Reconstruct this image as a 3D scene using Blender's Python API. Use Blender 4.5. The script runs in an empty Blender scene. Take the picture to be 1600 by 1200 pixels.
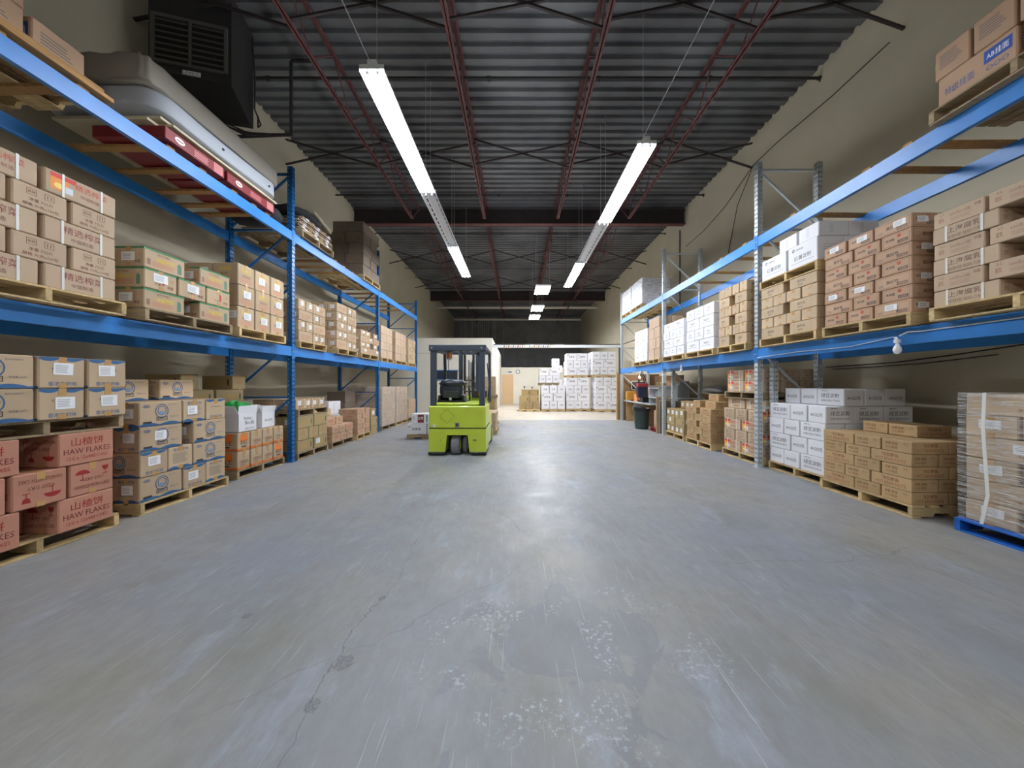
import bpy, math, random
from mathutils import Vector, Matrix
random.seed(7)
S = bpy.context.scene
COL = S.collection
R = math.radians

# ---------------------------------------------------------------- camera, world, exposure
cam = bpy.data.cameras.new('camera')
cam.sensor_width = 36.0
cam.lens = 505.0 * 36.0 / 1600.0
cam.shift_x = -6.0 / 1600.0
cam.clip_start = 0.05
cam.clip_end = 200
camo = bpy.data.objects.new('camera', cam)
camo.location = (0, 0, 1.4)
camo.rotation_euler = (R(90), 0, 0)
COL.objects.link(camo)
S.camera = camo
w = bpy.data.worlds.new('world')
S.world = w
w.use_nodes = True
w.node_tree.nodes['Background'].inputs[0].default_value = (0.75, 0.85, 1.0, 1)
w.node_tree.nodes['Background'].inputs[1].default_value = 0.02
S.view_settings.view_transform = 'Standard'
S.view_settings.look = 'None'
S.view_settings.gamma = 1
S.view_settings.use_curve_mapping = False
S.view_settings.exposure = 1.1
TUBE = 80.0          # tube emission strength
PANEL = 45.0
S.cycles.max_bounces = 8
S.cycles.diffuse_bounces = 4
S.cycles.sample_clamp_indirect = 6

# ---------------------------------------------------------------- materials
def lin(c):
    return tuple(((v / 255) / 12.92 if v / 255 <= .04045 else ((v / 255 + .055) / 1.055) ** 2.4) for v in c)

MATS = {}
def mk(name, rgb, rough=.6, metal=0, ns=0, na=0, bump=0, bs=40, var=0, spec=.5, stretch=None, emit=0, coat=0):
    if name in MATS: return MATS[name]
    m = bpy.data.materials.new(name); m.use_nodes = True
    nt = m.node_tree; b = nt.nodes['Principled BSDF']
    c = lin(rgb)
    b.inputs['Base Color'].default_value = (*c, 1)
    b.inputs['Roughness'].default_value = rough
    b.inputs['Metallic'].default_value = metal
    b.inputs['Specular IOR Level'].default_value = spec
    b.inputs['Coat Weight'].default_value = coat
    if emit:
        b.inputs['Emission Color'].default_value = (*c, 1); b.inputs['Emission Strength'].default_value = emit
    tc = None
    if ns or bump:
        tc = nt.nodes.new('ShaderNodeTexCoord'); mp = nt.nodes.new('ShaderNodeMapping')
        nt.links.new(tc.outputs['Object'], mp.inputs[0])
        if stretch: mp.inputs['Scale'].default_value = stretch
    last = None
    if ns:
        n = nt.nodes.new('ShaderNodeTexNoise'); n.inputs['Scale'].default_value = ns; n.inputs['Detail'].default_value = 5
        nt.links.new(mp.outputs[0], n.inputs['Vector'])
        mr = nt.nodes.new('ShaderNodeMapRange'); mr.inputs[1].default_value = .3; mr.inputs[2].default_value = .7
        mr.inputs[3].default_value = 1 - na; mr.inputs[4].default_value = 1 + na * .6
        nt.links.new(n.outputs['Fac'], mr.inputs[0]); last = mr.outputs[0]
    if var:
        oi = nt.nodes.new('ShaderNodeObjectInfo'); m2 = nt.nodes.new('ShaderNodeMapRange')
        m2.inputs[3].default_value = 1 - var; m2.inputs[4].default_value = 1 + var * .5
        nt.links.new(oi.outputs['Random'], m2.inputs[0])
        if last is not None:
            mu = nt.nodes.new('ShaderNodeMath'); mu.operation = 'MULTIPLY'
            nt.links.new(last, mu.inputs[0]); nt.links.new(m2.outputs[0], mu.inputs[1]); last = mu.outputs[0]
        else: last = m2.outputs[0]
    if last is not None:
        h = nt.nodes.new('ShaderNodeHueSaturation'); h.inputs['Color'].default_value = (*c, 1)
        nt.links.new(last, h.inputs['Value']); nt.links.new(h.outputs[0], b.inputs['Base Color'])
    if bump:
        n2 = nt.nodes.new('ShaderNodeTexNoise'); n2.inputs['Scale'].default_value = bs; n2.inputs['Detail'].default_value = 4
        nt.links.new(mp.outputs[0], n2.inputs['Vector'])
        bp = nt.nodes.new('ShaderNodeBump'); bp.inputs['Strength'].default_value = bump; bp.inputs['Distance'].default_value = .01
        nt.links.new(n2.outputs['Fac'], bp.inputs['Height']); nt.links.new(bp.outputs[0], b.inputs['Normal'])
    MATS[name] = m
    return m

def ink(rgb): return mk('ink_%d_%d_%d' % rgb, rgb, .6)

KRAFT = mk('kraft', (194, 170, 140), .75, ns=3, na=.10, var=.14)
KGREY = mk('kraft_greyish', (196, 172, 146), .75, ns=3, na=.08, var=.08)
KHAW = mk('kraft_pinkish', (186, 132, 110), .75, ns=3, na=.08, var=.07)
KBEAN = mk('kraft_ochre', (184, 154, 112), .75, ns=3, na=.10, var=.10)
KRED = mk('kraft_reddish', (192, 158, 130), .75, ns=3, na=.08, var=.10)
KOLIVE = mk('kraft_olive', (168, 148, 108), .75, ns=3, na=.08, var=.10)
KDARK = mk('kraft_dark', (126, 112, 98), .8, ns=3, na=.12, var=.12)
KWHITE = mk('carton_white', (234, 234, 240), .6, ns=2, na=.03, var=.05)
TAPE = mk('packing_tape', (190, 150, 98), .25)
LABEL = mk('label_paper', (240, 242, 245), .5)
STRAP = mk('strap_plastic', (226, 226, 222), .35)
PALW = mk('pallet_wood', (206, 180, 132), .8, ns=6, na=.22, var=.28, stretch=(1, 6, 6), bump=.2)
PALG = mk('pallet_wood_grey', (160, 140, 110), .85, ns=6, na=.25, var=.3, stretch=(1, 6, 6), bump=.2)
PALB = mk('pallet_blue_paint', (20, 98, 190), .5, ns=8, na=.2)
PALR = mk('pallet_red_paint', (150, 50, 45), .6, ns=8, na=.2)
BLUE = mk('rack_blue_paint', (40, 128, 210), .38, ns=5, na=.12)
BLUED = mk('rack_blue_paint_upright', (24, 98, 160), .35, ns=5, na=.15)
GALV = mk('galvanised_steel', (190, 198, 202), .45, metal=.15, ns=9, na=.08)
STEELR = mk('red_oxide_steel', (104, 60, 60), .6, ns=6, na=.2)
STEELD = mk('dark_steel', (52, 44, 46), .6, ns=6, na=.2)
DECK = mk('deck_steel', (112, 114, 118), .5, metal=.3, ns=.7, na=.5)
WALLM = mk('wall_paint', (196, 188, 166), .85, ns=1.2, na=.07, bump=.05, bs=15)
WALLW = mk('office_wall_paint', (222, 218, 204), .8, ns=1.5, na=.04)
WALLD = mk('dark_wall_panel', (140, 141, 144), .8, ns=1.5, na=.2)
WHITEP = mk('white_enamel', (225, 228, 232), .35)
BLACKM = mk('black_plastic', (24, 25, 28), .5)
CABLE = mk('cable_rubber', (38, 34, 32), .6)
LUMBER = mk('lumber', (178, 136, 84), .8, ns=5, na=.25, var=.2, stretch=(5, 1, 5))

# ---------------------------------------------------------------- mesh builder
class MB:
    def __init__(s): s.v = []; s.f = []; s.m = []; s.mats = []; s.smooth = False
    def mi(s, m):
        if m not in s.mats: s.mats.append(m)
        return s.mats.index(m)
    def add(s, vs, fs, m):
        o = len(s.v); s.v += [tuple(v) for v in vs]; k = s.mi(m)
        for f in fs: s.f.append(tuple(o + i for i in f)); s.m.append(k)
        return s
    def box(s, x0, y0, z0, x1, y1, z1, m):
        vs = [(x, y, z) for z in (z0, z1) for y in (y0, y1) for x in (x0, x1)]
        return s.add(vs, [(0, 2, 3, 1), (4, 5, 7, 6), (0, 1, 5, 4), (2, 6, 7, 3), (0, 4, 6, 2), (1, 3, 7, 5)], m)
    def cbox(s, x0, y0, z0, x1, y1, z1, b, m):
        A = ((x0, x1), (y0, y1), (z0, z1)); vs = []; idx = {}
        for c in range(8):
            sg = [(c >> a) & 1 for a in range(3)]
            for keep in range(3):
                p = [A[a][sg[a]] if a == keep else A[a][sg[a]] + (b if sg[a] == 0 else -b) for a in range(3)]
                idx[(c, keep)] = len(vs); vs.append(p)
        cen = Vector(((x0 + x1) / 2, (y0 + y1) / 2, (z0 + z1) / 2)); fs = []
        def put(f):
            p = [Vector(vs[i]) for i in f]; n = (p[1] - p[0]).cross(p[2] - p[0])
            fc = sum(p, Vector()) / len(p)
            fs.append(tuple(f) if n.dot(fc - cen) > 0 else tuple(reversed(f)))
        for a in range(3):
            u, v = [i for i in range(3) if i != a]
            for sd in (0, 1):
                cs = [(sd << a) | (i << u) | (j << v) for i, j in ((0, 0), (1, 0), (1, 1), (0, 1))]
                put([idx[(c, a)] for c in cs])
            for i in (0, 1):
                for j in (0, 1):
                    c0 = (i << u) | (j << v); c1 = c0 | (1 << a)
                    put([idx[(c0, u)], idx[(c1, u)], idx[(c1, v)], idx[(c0, v)]])
        for c in range(8): put([idx[(c, k)] for k in range(3)])
        return s.add(vs, fs, m)
    def tube(s, pts, r, m, n=8, cap=True):
        pts = [Vector(p) for p in pts]; rings = []
        k = len(pts); prev = None
        for i, p in enumerate(pts):
            d = (pts[min(i + 1, k - 1)] - pts[max(i - 1, 0)])
            if d.length < 1e-9: d = Vector((0, 0, 1))
            d.normalize()
            if prev is None:
                a = Vector((0, 0, 1)) if abs(d.z) < .9 else Vector((1, 0, 0)); a = a.cross(d).normalized()
            else:
                a = (prev - d * prev.dot(d)).normalized()
            prev = a; b = d.cross(a); rr = r[i] if isinstance(r, (list, tuple)) else r
            rings.append([p + (a * math.cos(2 * math.pi * j / n) + b * math.sin(2 * math.pi * j / n)) * rr for j in range(n)])
        vs = [q for g in rings for q in g]; fs = []
        for i in range(k - 1):
            for j in range(n):
                j2 = (j + 1) % n
                fs.append((i * n + j, i * n + j2, (i + 1) * n + j2, (i + 1) * n + j))
        if cap: fs.append(tuple(range(n))[::-1]); fs.append(tuple((k - 1) * n + j for j in range(n)))
        return s.add(vs, fs, m)
    def bar(s, p, q, w, h, m):
        """rectangular bar from p to q"""
        p = Vector(p); q = Vector(q); d = (q - p).normalized()
        up = Vector((0, 0, 1)) if abs(d.z) < .95 else Vector((0, 1, 0))
        a = d.cross(up).normalized() * w / 2; b = a.cross(d).normalized() * h / 2
        vs = [p - a - b, p + a - b, p + a + b, p - a + b, q - a - b, q + a - b, q + a + b, q - a + b]
        return s.add(vs, [(0, 1, 2, 3), (7, 6, 5, 4), (0, 4, 5, 1), (1, 5, 6, 2), (2, 6, 7, 3), (3, 7, 4, 0)], m)
    def prism(s, poly, axis, a0, a1, m):
        """poly of 2D points in the two other axes (x<y<z order), extruded on axis"""
        n = len(poly); vs = []
        for a in (a0, a1):
            for u, v in poly:
                vs.append([(a, u, v), (u, a, v), (u, v, a)][axis])
        fs = [tuple(range(n))[::-1], tuple(range(n, 2 * n))] + [(i, (i + 1) % n, n + (i + 1) % n, n + i) for i in range(n)]
        return s.add(vs, fs, m)
    def mesh(s, name):
        me = bpy.data.meshes.new(name); me.from_pydata(s.v, [], s.f)
        for m in s.mats: me.materials.append(m)
        me.polygons.foreach_set('material_index', s.m)
        if s.smooth: me.polygons.foreach_set('use_smooth', [True] * len(s.f))
        me.update(); return me
    def fixn(s, me):
        import bmesh
        b = bmesh.new(); b.from_mesh(me); bmesh.ops.recalc_face_normals(b, faces=b.faces); b.to_mesh(me); b.free(); return me

def ob(name, me, parent=None, loc=None, rz=0, label=None, cat=None, group=None, kind=None, rot=None):
    if isinstance(me, MB):
        mm = me.mesh(name); me.fixn(mm); me = mm
    o = bpy.data.objects.new(name, me)
    if loc is not None: o.location = loc
    if rz: o.rotation_euler = (0, 0, rz)
    if rot: o.rotation_euler = rot
    if parent: o.parent = parent
    COL.objects.link(o)
    if label: o['label'] = label
    if cat: o['category'] = cat
    if group: o['group'] = group
    if kind: o['kind'] = kind
    return o
def empty(name, loc, label, cat, group=None, rz=0):
    o = ob(name, None, None, loc, rz, label, cat, group); o.empty_display_size = .1; return o
def struct(name, mb, parent=None, **k): return ob(name, mb, parent, kind=None if parent else 'structure', **k)

# ---------------------------------------------------------------- lettering
TXT = {}
def text_mesh(s, bold=False):
    if s in TXT: return TXT[s]
    cu = bpy.data.curves.new('lettering', 'FONT'); cu.body = s; cu.resolution_u = 1; cu.size = 1
    cu.offset = .005
    o = bpy.data.objects.new('lettering', cu); COL.objects.link(o)
    dg = bpy.context.evaluated_depsgraph_get(); dg.update()
    me = o.evaluated_get(dg).to_mesh()
    vs = [v.co.copy() for v in me.vertices]; fs = [tuple(p.vertices) for p in me.polygons]
    o.evaluated_get(dg).to_mesh_clear(); bpy.data.objects.remove(o); bpy.data.curves.remove(cu)
    if vs:
        x0 = min(v.x for v in vs); x1 = max(v.x for v in vs); y0 = min(v.y for v in vs); y1 = max(v.y for v in vs)
        vs = [((v.x - (x0 + x1) / 2) / (y1 - y0), (v.y - (y0 + y1) / 2) / (y1 - y0)) for v in vs]
        TXT[s] = (vs, fs, (x1 - x0) / (y1 - y0))
    else: TXT[s] = ([], [], 1)
    return TXT[s]

def art(mb, items, W, H, T, flip=False):
    """draw flat print in a W x H face; T maps (u,v,lift) in metres from the face centre to 3D"""
    def P(u, v, l=.0006): return T(-u, -v, l) if flip else T(u, v, l)
    lift = .0006
    for it in items:
        k = it[0]; lift += .00012
        if k == 't':
            _, s, cx, cy, h, c = it[:6]; mw = it[6] if len(it) > 6 else .92
            rot = len(it) > 7 and it[7]
            vs, fs, asp = text_mesh(s); hh = h * H
            if hh * asp > mw * W: sx = mw * W / asp
            else: sx = hh
            ox = (cx - .5) * W; oy = (cy - .5) * H
            q = -1 if rot else 1
            mb.add([P(ox + q * a * sx, oy + q * b * hh, lift) for a, b in vs], fs, ink(c))
        elif k == 'r':
            _, x0, y0, x1, y1, c = it
            mb.add([P((a - .5) * W, (b - .5) * H, lift) for a, b in ((x0, y0), (x1, y0), (x1, y1), (x0, y1))], [(0, 1, 2, 3)], ink(c))
        elif k == 'o':
            _, x0, y0, x1, y1, t, c = it; t = t * H
            X0, X1, Y0, Y1 = (x0 - .5) * W, (x1 - .5) * W, (y0 - .5) * H, (y1 - .5) * H
            for a, b, cc, d in ((X0, Y0, X1, Y0 + t), (X0, Y1 - t, X1, Y1), (X0, Y0, X0 + t, Y1), (X1 - t, Y0, X1, Y1)):
                mb.add([P(a, b, lift), P(cc, b, lift), P(cc, d, lift), P(a, d, lift)], [(0, 1, 2, 3)], ink(c))
        elif k == 'e':
            _, cx, cy, rx, ry, t, c = it; ox = (cx - .5) * W; oy = (cy - .5) * H; n = 16
            out = [(ox + rx * H * math.cos(2 * math.pi * i / n), oy + ry * H * math.sin(2 * math.pi * i / n)) for i in range(n)]
            if t == 0: mb.add([P(a, b, lift) for a, b in out], [tuple(range(n))], ink(c))
            else:
                inn = [(ox + (rx - t) * H * math.cos(2 * math.pi * i / n), oy + (ry - t) * H * math.sin(2 * math.pi * i / n)) for i in range(n)]
                mb.add([P(a, b, lift) for a, b in out + inn], [(i, (i + 1) % n, n + (i + 1) % n, n + i) for i in range(n)], ink(c))
        elif k == 'w':
            _, y0, amp, c = it[:4]; top = len(it) > 4; n = 16; pts = []
            for i in range(n + 1):
                u = i / n; hgt = y0 + amp * abs(math.sin(u * math.pi * 2 + .3)); pts.append((u, hgt))
            vs = [P((u - .5) * W * .985, ((1 - .01) if top else .01) * H - .5 * H, lift) for u, _h in pts] + \
                 [P((u - .5) * W * .985, ((1 - hgt) if top else hgt) * H - .5 * H, lift) for u, hgt in pts]
            mb.add(vs, [(i, i + 1, n + 2 + i, n + 1 + i) for i in range(n)], ink(c))
        elif k == 'l':
            _, x0, y0, x1, y1, n, c = it; hh = (y1 - y0) / n
            rr = random.Random(n)
            for i in range(n):
                xe = x1 - (x1 - x0) * rr.random() * .3; a = y1 - (i + .7) * hh; b = a + hh * .35
                mb.add([P((p - .5) * W, (q - .5) * H, lift) for p, q in ((x0, a), (xe, a), (xe, b), (x0, b))], [(0, 1, 2, 3)], ink(c))
        elif k == 'u':   # umbrella
            _, cx, cy, sz, c = it[:5]; ox = (cx - .5) * W; oy = (cy - .5) * H; z = sz * H; q = -1 if len(it) > 5 else 1
            arc = [(ox + z * .5 * math.cos(math.pi * i / 8), oy + q * (z * .1 + z * .4 * math.sin(math.pi * i / 8))) for i in range(9)]
            mb.add([P(a, b, lift) for a, b in arc], [tuple(range(9))], ink(c))
            mb.add([P(ox - z * .03, oy + q * z * .1, lift), P(ox + z * .03, oy + q * z * .1, lift), P(ox + z * .03, oy - q * z * .4, lift), P(ox - z * .03, oy - q * z * .4, lift)], [(0, 1, 2, 3)], ink(c))
            mb.add([P(ox - z * .2, oy - q * z * .34, lift), P(ox + z * .03, oy - q * z * .34, lift), P(ox + z * .03, oy - q * z * .42, lift), P(ox - z * .2, oy - q * z * .42, lift)], [(0, 1, 2, 3)], ink(c))
        elif k == 'g':   # goblet
            _, cx, cy, sz, c = it[:5]; ox = (cx - .5) * W; oy = (cy - .5) * H; z = sz * H; q = -1 if len(it) > 5 else 1
            for pl in (((-.3, .45), (.3, .45), (.22, .05), (0, -.08), (-.22, .05)), ((-.03, -.05), (.03, -.05), (.03, -.4), (-.03, -.4)), ((-.25, -.4), (.25, -.4), (.25, -.47), (-.25, -.47))):
                mb.add([P(ox + a * z, oy + q * b * z, lift) for a, b in pl], [tuple(range(len(pl)))], ink(c))

RD = (150, 34, 34); DRD = (150, 44, 44); BL = (46, 92, 138); DK = (52, 46, 48); BRN = (120, 66, 44); OR = (226, 120, 46); YL = (226, 196, 40); GN = (60, 130, 84); GY = (110, 106, 110); WH = (240, 240, 240)
def logo(cx):   # generic round arch emblem with a banner and plain lettering
    return [('e', cx, .60, .26, .30, .035, BL), ('e', cx, .62, .17, .2, .03, BL), ('r', cx - .05, .45, cx + .05, .6, (120, 150, 180)), ('o', cx - .13, .2, cx + .13, .36, .02, DK), ('t', '香奶饼干', cx, .28, .10, DK, .22)]
A_ = {}
A_['haw'] = dict(side=[('t', '山楂饼', .5, .72, .26, RD), ('t', 'HAW FLAKES', .5, .43, .17, (112, 30, 32), .84), ('t', '12G x 12x48BOXES', .5, .21, .11, RD, .74)],
    end=[('u', .28, .62, .36, RD), ('g', .80, .70, .30, RD), ('t', 'KEEP DRY', .52, .48, .10, BRN, .5), ('t', 'HANDLE WITH CARE', .5, .26, .12, BRN, .8)],
    end2=[('u', .72, .38, .36, RD, 1), ('g', .24, .30, .30, RD, 1), ('t', 'KEEP DRY', .5, .56, .10, BRN, .5, 1), ('t', 'HANDLE WITH CARE', .5, .78, .12, BRN, .8, 1)])
A_['zha'] = dict(side=[('t', '精选榨菜', .52, .66, .33, (136, 72, 66), .56), ('t', '中国制造', .5, .28, .18, (112, 70, 62), .44)],
    end=[('o', .24, .60, .42, .86, .015, BRN), ('t', '易碎', .33, .73, .12, BRN, .14), ('o', .56, .60, .74, .86, .015, BRN), ('t', '11', .65, .73, .14, BRN, .1), ('t', '净重 7公斤', .5, .42, .14, BRN, .5), ('t', '规格 70克x100包', .5, .2, .14, BRN, .66)])
A_['zhapic'] = dict(side=[('r', .07, .22, .30, .92, (238, 150, 60)), ('r', .07, .74, .40, .92, (206, 50, 44)), ('e', .18, .42, .17, .12, 0, (246, 220, 120)), ('r', .26, .22, .36, .5, (210, 222, 232)), ('t', '精选榨菜', .62, .70, .28, (196, 84, 70), .46), ('t', '中国制造', .6, .34, .16, (150, 92, 84), .4)],
    end=A_['zha']['end'])
A_['green'] = dict(side=[('r', 0, .91, 1, 1, GN), ('r', .06, .18, .14, .48, (150, 110, 90)), ('t', '特级竹笋', .5, .52, .26, YL, .42), ('t', '清水竹笋罐头', .46, .79, .10, BRN, .4), ('l', .18, .14, .74, .42, 4, (206, 120, 96)), ('r', .80, .14, .90, .62, (92, 130, 110)), ('r', .83, .2, .87, .7, (92, 130, 110))],
    end=[('r', 0, .91, 1, 1, GN), ('r', .52, .30, .60, .70, (176, 60, 50)), ('t', '竹笋', .40, .30, .14, BRN, .3), ('t', '净重', .78, .26, .16, BRN, .2), ('o', .80, .56, .87, .66, .02, OR)])
A_['yel'] = dict(side=[('t', '特制豆', .5, .72, .20, YL, .5), ('t', '豆干', .45, .46, .16, BRN, .4), ('l', .15, .12, .85, .34, 4, (214, 130, 108))],
    end=[('t', '豆豉王', .5, .72, .22, YL, .6), ('t', 'ABAA', .5, .46, .14, BRN, .5), ('l', .14, .12, .86, .34, 4, (214, 130, 108))])
A_['lbl'] = dict(side=[('t', '阳江豆豉', .5, .5, .34, (178, 110, 80), .6), ('l', .1, .12, .9, .26, 2, (180, 120, 92))],
    end=[('r', .46, .12, .54, .42, (150, 70, 50)), ('t', '净重', .75, .24, .16, BRN, .3)])
A_['blue'] = dict(side=[('w', .05, .09, BL), ('e', .16, .82, .13, .06, .02, BL), ('t', '佳味', .16, .82, .08, BL, .12)] + logo(.5) + [('r', .08, .12, .27, .2, DK), ('t', '净含量 5公斤', .8, .34, .07, GY, .22), ('t', '香浓牛奶味饼干', .76, .86, .05, GY, .3)],
    end=[('w', .05, .09, BL), ('t', '香浓牛奶味', .5, .86, .14, BL, .62), ('l', .16, .26, .84, .72, 10, GY)],
    end2=[('w', .05, .09, BL, 1), ('t', '香浓牛奶味', .5, .14, .14, BL, .62), ('t', '生产日期见包装', .5, .62, .07, DK, .5)])
A_['orange'] = dict(side=[('r', 0, .03, 1, .16, (204, 110, 50)), ('r', .2, .5, .8, .95, OR), ('t', '香油王', .5, .46, .26, DK, .6), ('r', .3, .2, .7, .27, DK)],
    end=[('r', 0, .03, 1, .16, (204, 110, 50)), ('o', .42, .66, .58, .88, .02, BRN), ('t', '小磨香油', .5, .42, .2, BRN, .7), ('l', .2, .2, .8, .3, 2, BRN)])
A_['orange2'] = dict(side=A_['orange']['side'], end=A_['orange']['side'])
A_['mung'] = dict(side=[('t', '■绿豆食品', .3, .88, .07, DK, .3), ('t', '绿豆淀粉', .5, .60, .27, (84, 88, 96), .7), ('t', 'GREEN BEAN STARCH', .5, .30, .12, GY, .7)],
    end=[('t', '400GX25包', .5, .48, .24, (78, 80, 88), .66)])
A_['sweet'] = dict(side=[('e', .2, .8, .06, .07, .03, DK), ('t', '四季香食品', .42, .79, .07, DK, .3), ('t', '红薯淀粉', .52, .42, .2, GY, .62), ('r', .12, .2, .9, .212, GY)],
    end=[('l', .2, .3, .8, .7, 4, (200, 204, 212))])
A_['flat'] = dict(side=[('l', .35, .2, .5, .85, 7, (196, 200, 208))], end=[('l', .4, .2, .56, .85, 7, (196, 200, 208))])
A_['beanp'] = dict(side=[('t', '辣豆瓣酱', .5, .70, .30, (128, 70, 46), .5), ('t', 'HOT BEAN PASTE', .5, .30, .26, (150, 82, 56), .74)],
    end=[('t', '净重 规格', .34, .68, .24, (120, 74, 46), .44), ('t', '小心轻放', .34, .34, .22, (120, 74, 46), .44), ('t', '↑↑', .8, .7, .26, (110, 70, 46), .14)])
A_['curd'] = dict(side=[('t', '上海腐乳', .5, .66, .36, (104, 76, 66), .52), ('t', 'PRESERVED BEAN CURD', .5, .24, .2, (130, 100, 80), .56)],
    end=[('t', '⊥⊥', .18, .82, .14, BRN, .1), ('t', '腐乳', .17, .44, .3, (160, 110, 86), .12), ('t', '500克x12瓶', .55, .64, .2, (150, 110, 90), .4), ('l', .36, .2, .8, .44, 3, (176, 132, 108)), ('t', '中国', .88, .74, .18, BRN, .12)])
A_['fung'] = dict(side=[('o', .05, .1, .95, .9, .018, BRN), ('t', '真好吃', .5, .5, .28, DK, .34), ('l', .1, .2, .3, .4, 2, GY), ('o', .62, .16, .9, .34, .03, DK), ('t', 'PRODUCT', .76, .25, .1, DK, .24)],
    end=[('o', .07, .1, .93, .9, .018, BRN), ('t', '食用菌', .3, .56, .2, DK, .3), ('e', .6, .72, .13, .12, 0, (186, 74, 48)), ('o', .56, .18, .88, .38, .04, DK), ('t', 'PRODUCT', .72, .28, .12, DK, .28)])
A_['stick'] = dict(side=[('t', '腐竹段', .45, .58, .26, DK, .3), ('l', .32, .2, .58, .34, 2, DK), ('r', .78, 0, .79, 1, (176, 140, 106))], end=[])
A_['wht'] = dict(side=[('t', '特级虾片', .5, .62, .2, GY, .5), ('r', .2, .38, .8, .4, GY)], end=[('t', '虾片', .5, .6, .2, GY, .5), ('r', .25, .36, .75, .39, GY)])
A_['farw'] = dict(side=[('e', .14, .76, .07, .07, 0, DK), ('t', '四季香', .5, .52, .26, DK, .5)], end=[('t', '红薯', .5, .5, .2, DK, .4)])
A_['plain'] = dict(side=[('t', '净重', .7, .3, .14, BRN, .2)], end=[])
A_['gold'] = dict(side=[('t', '黄金豆干', .5, .5, .34, (190, 150, 70), .6), ('e', .85, .5, .06, .26, 0, (60, 54, 40))], end=[('t', '豆干', .5, .5, .24, (180, 100, 60), .4)])
A_['redp'] = dict(side=[('t', '辣椒油', .5, .55, .36, (190, 80, 56), .5)], end=[('t', '辣油', .5, .5, .3, (150, 70, 50), .5)])
A_['abx'] = dict(side=[('t', '特级挂面', .3, .42, .26, (80, 100, 150), .4), ('r', .62, .46, .95, .86, (46, 84, 170)), ('t', 'AB挂面', .78, .66, .2, WH, .26), ('t', '○○○', .78, .28, .14, (60, 90, 160), .26)],
    end=[('l', .15, .3, .8, .8, 6, GY)])
A_['tall'] = dict(side=[('l', .2, .15, .8, .85, 8, (190, 150, 130))], end=[('l', .3, .1, .7, .9, 8, (196, 158, 136))])

# body colour material, art set, straps, tape, name, label words
DES = {
 'haw': (KHAW, 'haw', 0, 1, 'haw_flakes_carton', 'pinkish haw flakes carton'),
 'zha': (KGREY, 'zha', 1, 0, 'pickle_carton', 'strapped greyish pickle carton'),
 'zhapic': (KGREY, 'zhapic', 1, 0, 'pickle_carton', 'orange-picture pickle carton'),
 'green': (KRAFT, 'green', 0, 1, 'bamboo_shoot_carton', 'green-edged kraft carton'),
 'yel': (KRAFT, 'yel', 0, 1, 'bean_carton', 'yellow-lettered kraft carton'),
 'lbl': (KRAFT, 'lbl', 0, 1, 'black_bean_carton', 'labelled kraft carton'),
 'blue': (KRAFT, 'blue', 0, 1, 'biscuit_carton', 'blue-wave biscuit carton'),
 'orange2': (KRAFT, 'orange2', 0, 1, 'sesame_oil_carton', 'orange-fronted carton'),
 'orange': (KRAFT, 'orange', 0, 1, 'sesame_oil_carton', 'orange-banded carton'),
 'mung': (KWHITE, 'mung', 0, 0, 'starch_carton', 'white bean starch carton'),
 'sweet': (KWHITE, 'sweet', 0, 0, 'potato_starch_carton', 'white starch carton'),
 'flat': (KWHITE, 'flat', 0, 0, 'noodle_carton', 'plain white carton'),
 'beanp': (KBEAN, 'beanp', 0, 0, 'bean_paste_carton', 'ochre bean paste carton'),
 'curd': (KGREY, 'curd', 1, 0, 'bean_curd_carton', 'strapped bean curd carton'),
 'fung': (KRED, 'fung', 0, 0, 'mushroom_carton', 'framed-print reddish carton'),
 'stick': (KRAFT, 'stick', 0, 1, 'bean_stick_carton', 'pale kraft carton'),
 'wht': (KWHITE, 'wht', 0, 0, 'prawn_cracker_carton', 'white carton'),
 'farw': (KWHITE, 'farw', 0, 0, 'vermicelli_carton', 'white carton'),
 'plain': (KDARK, 'plain', 0, 0, 'plain_carton', 'dark brown carton'),
 'plaink': (KRAFT, 'plain', 0, 1, 'kraft_carton', 'plain kraft carton'),
 'gold': (KOLIVE, 'gold', 0, 1, 'dried_tofu_carton', 'olive gold-lettered carton'),
 'redp': (KRED, 'redp', 0, 0, 'chilli_oil_carton', 'red-lettered carton'),
 'abx': (KRED, 'abx', 0, 0, 'noodle_box', 'blue-panel noodle carton'),
 'tall': (KGREY, 'tall', 0, 0, 'shrimp_paste_carton', 'pinkish kraft carton'),
}
CART = {}
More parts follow.
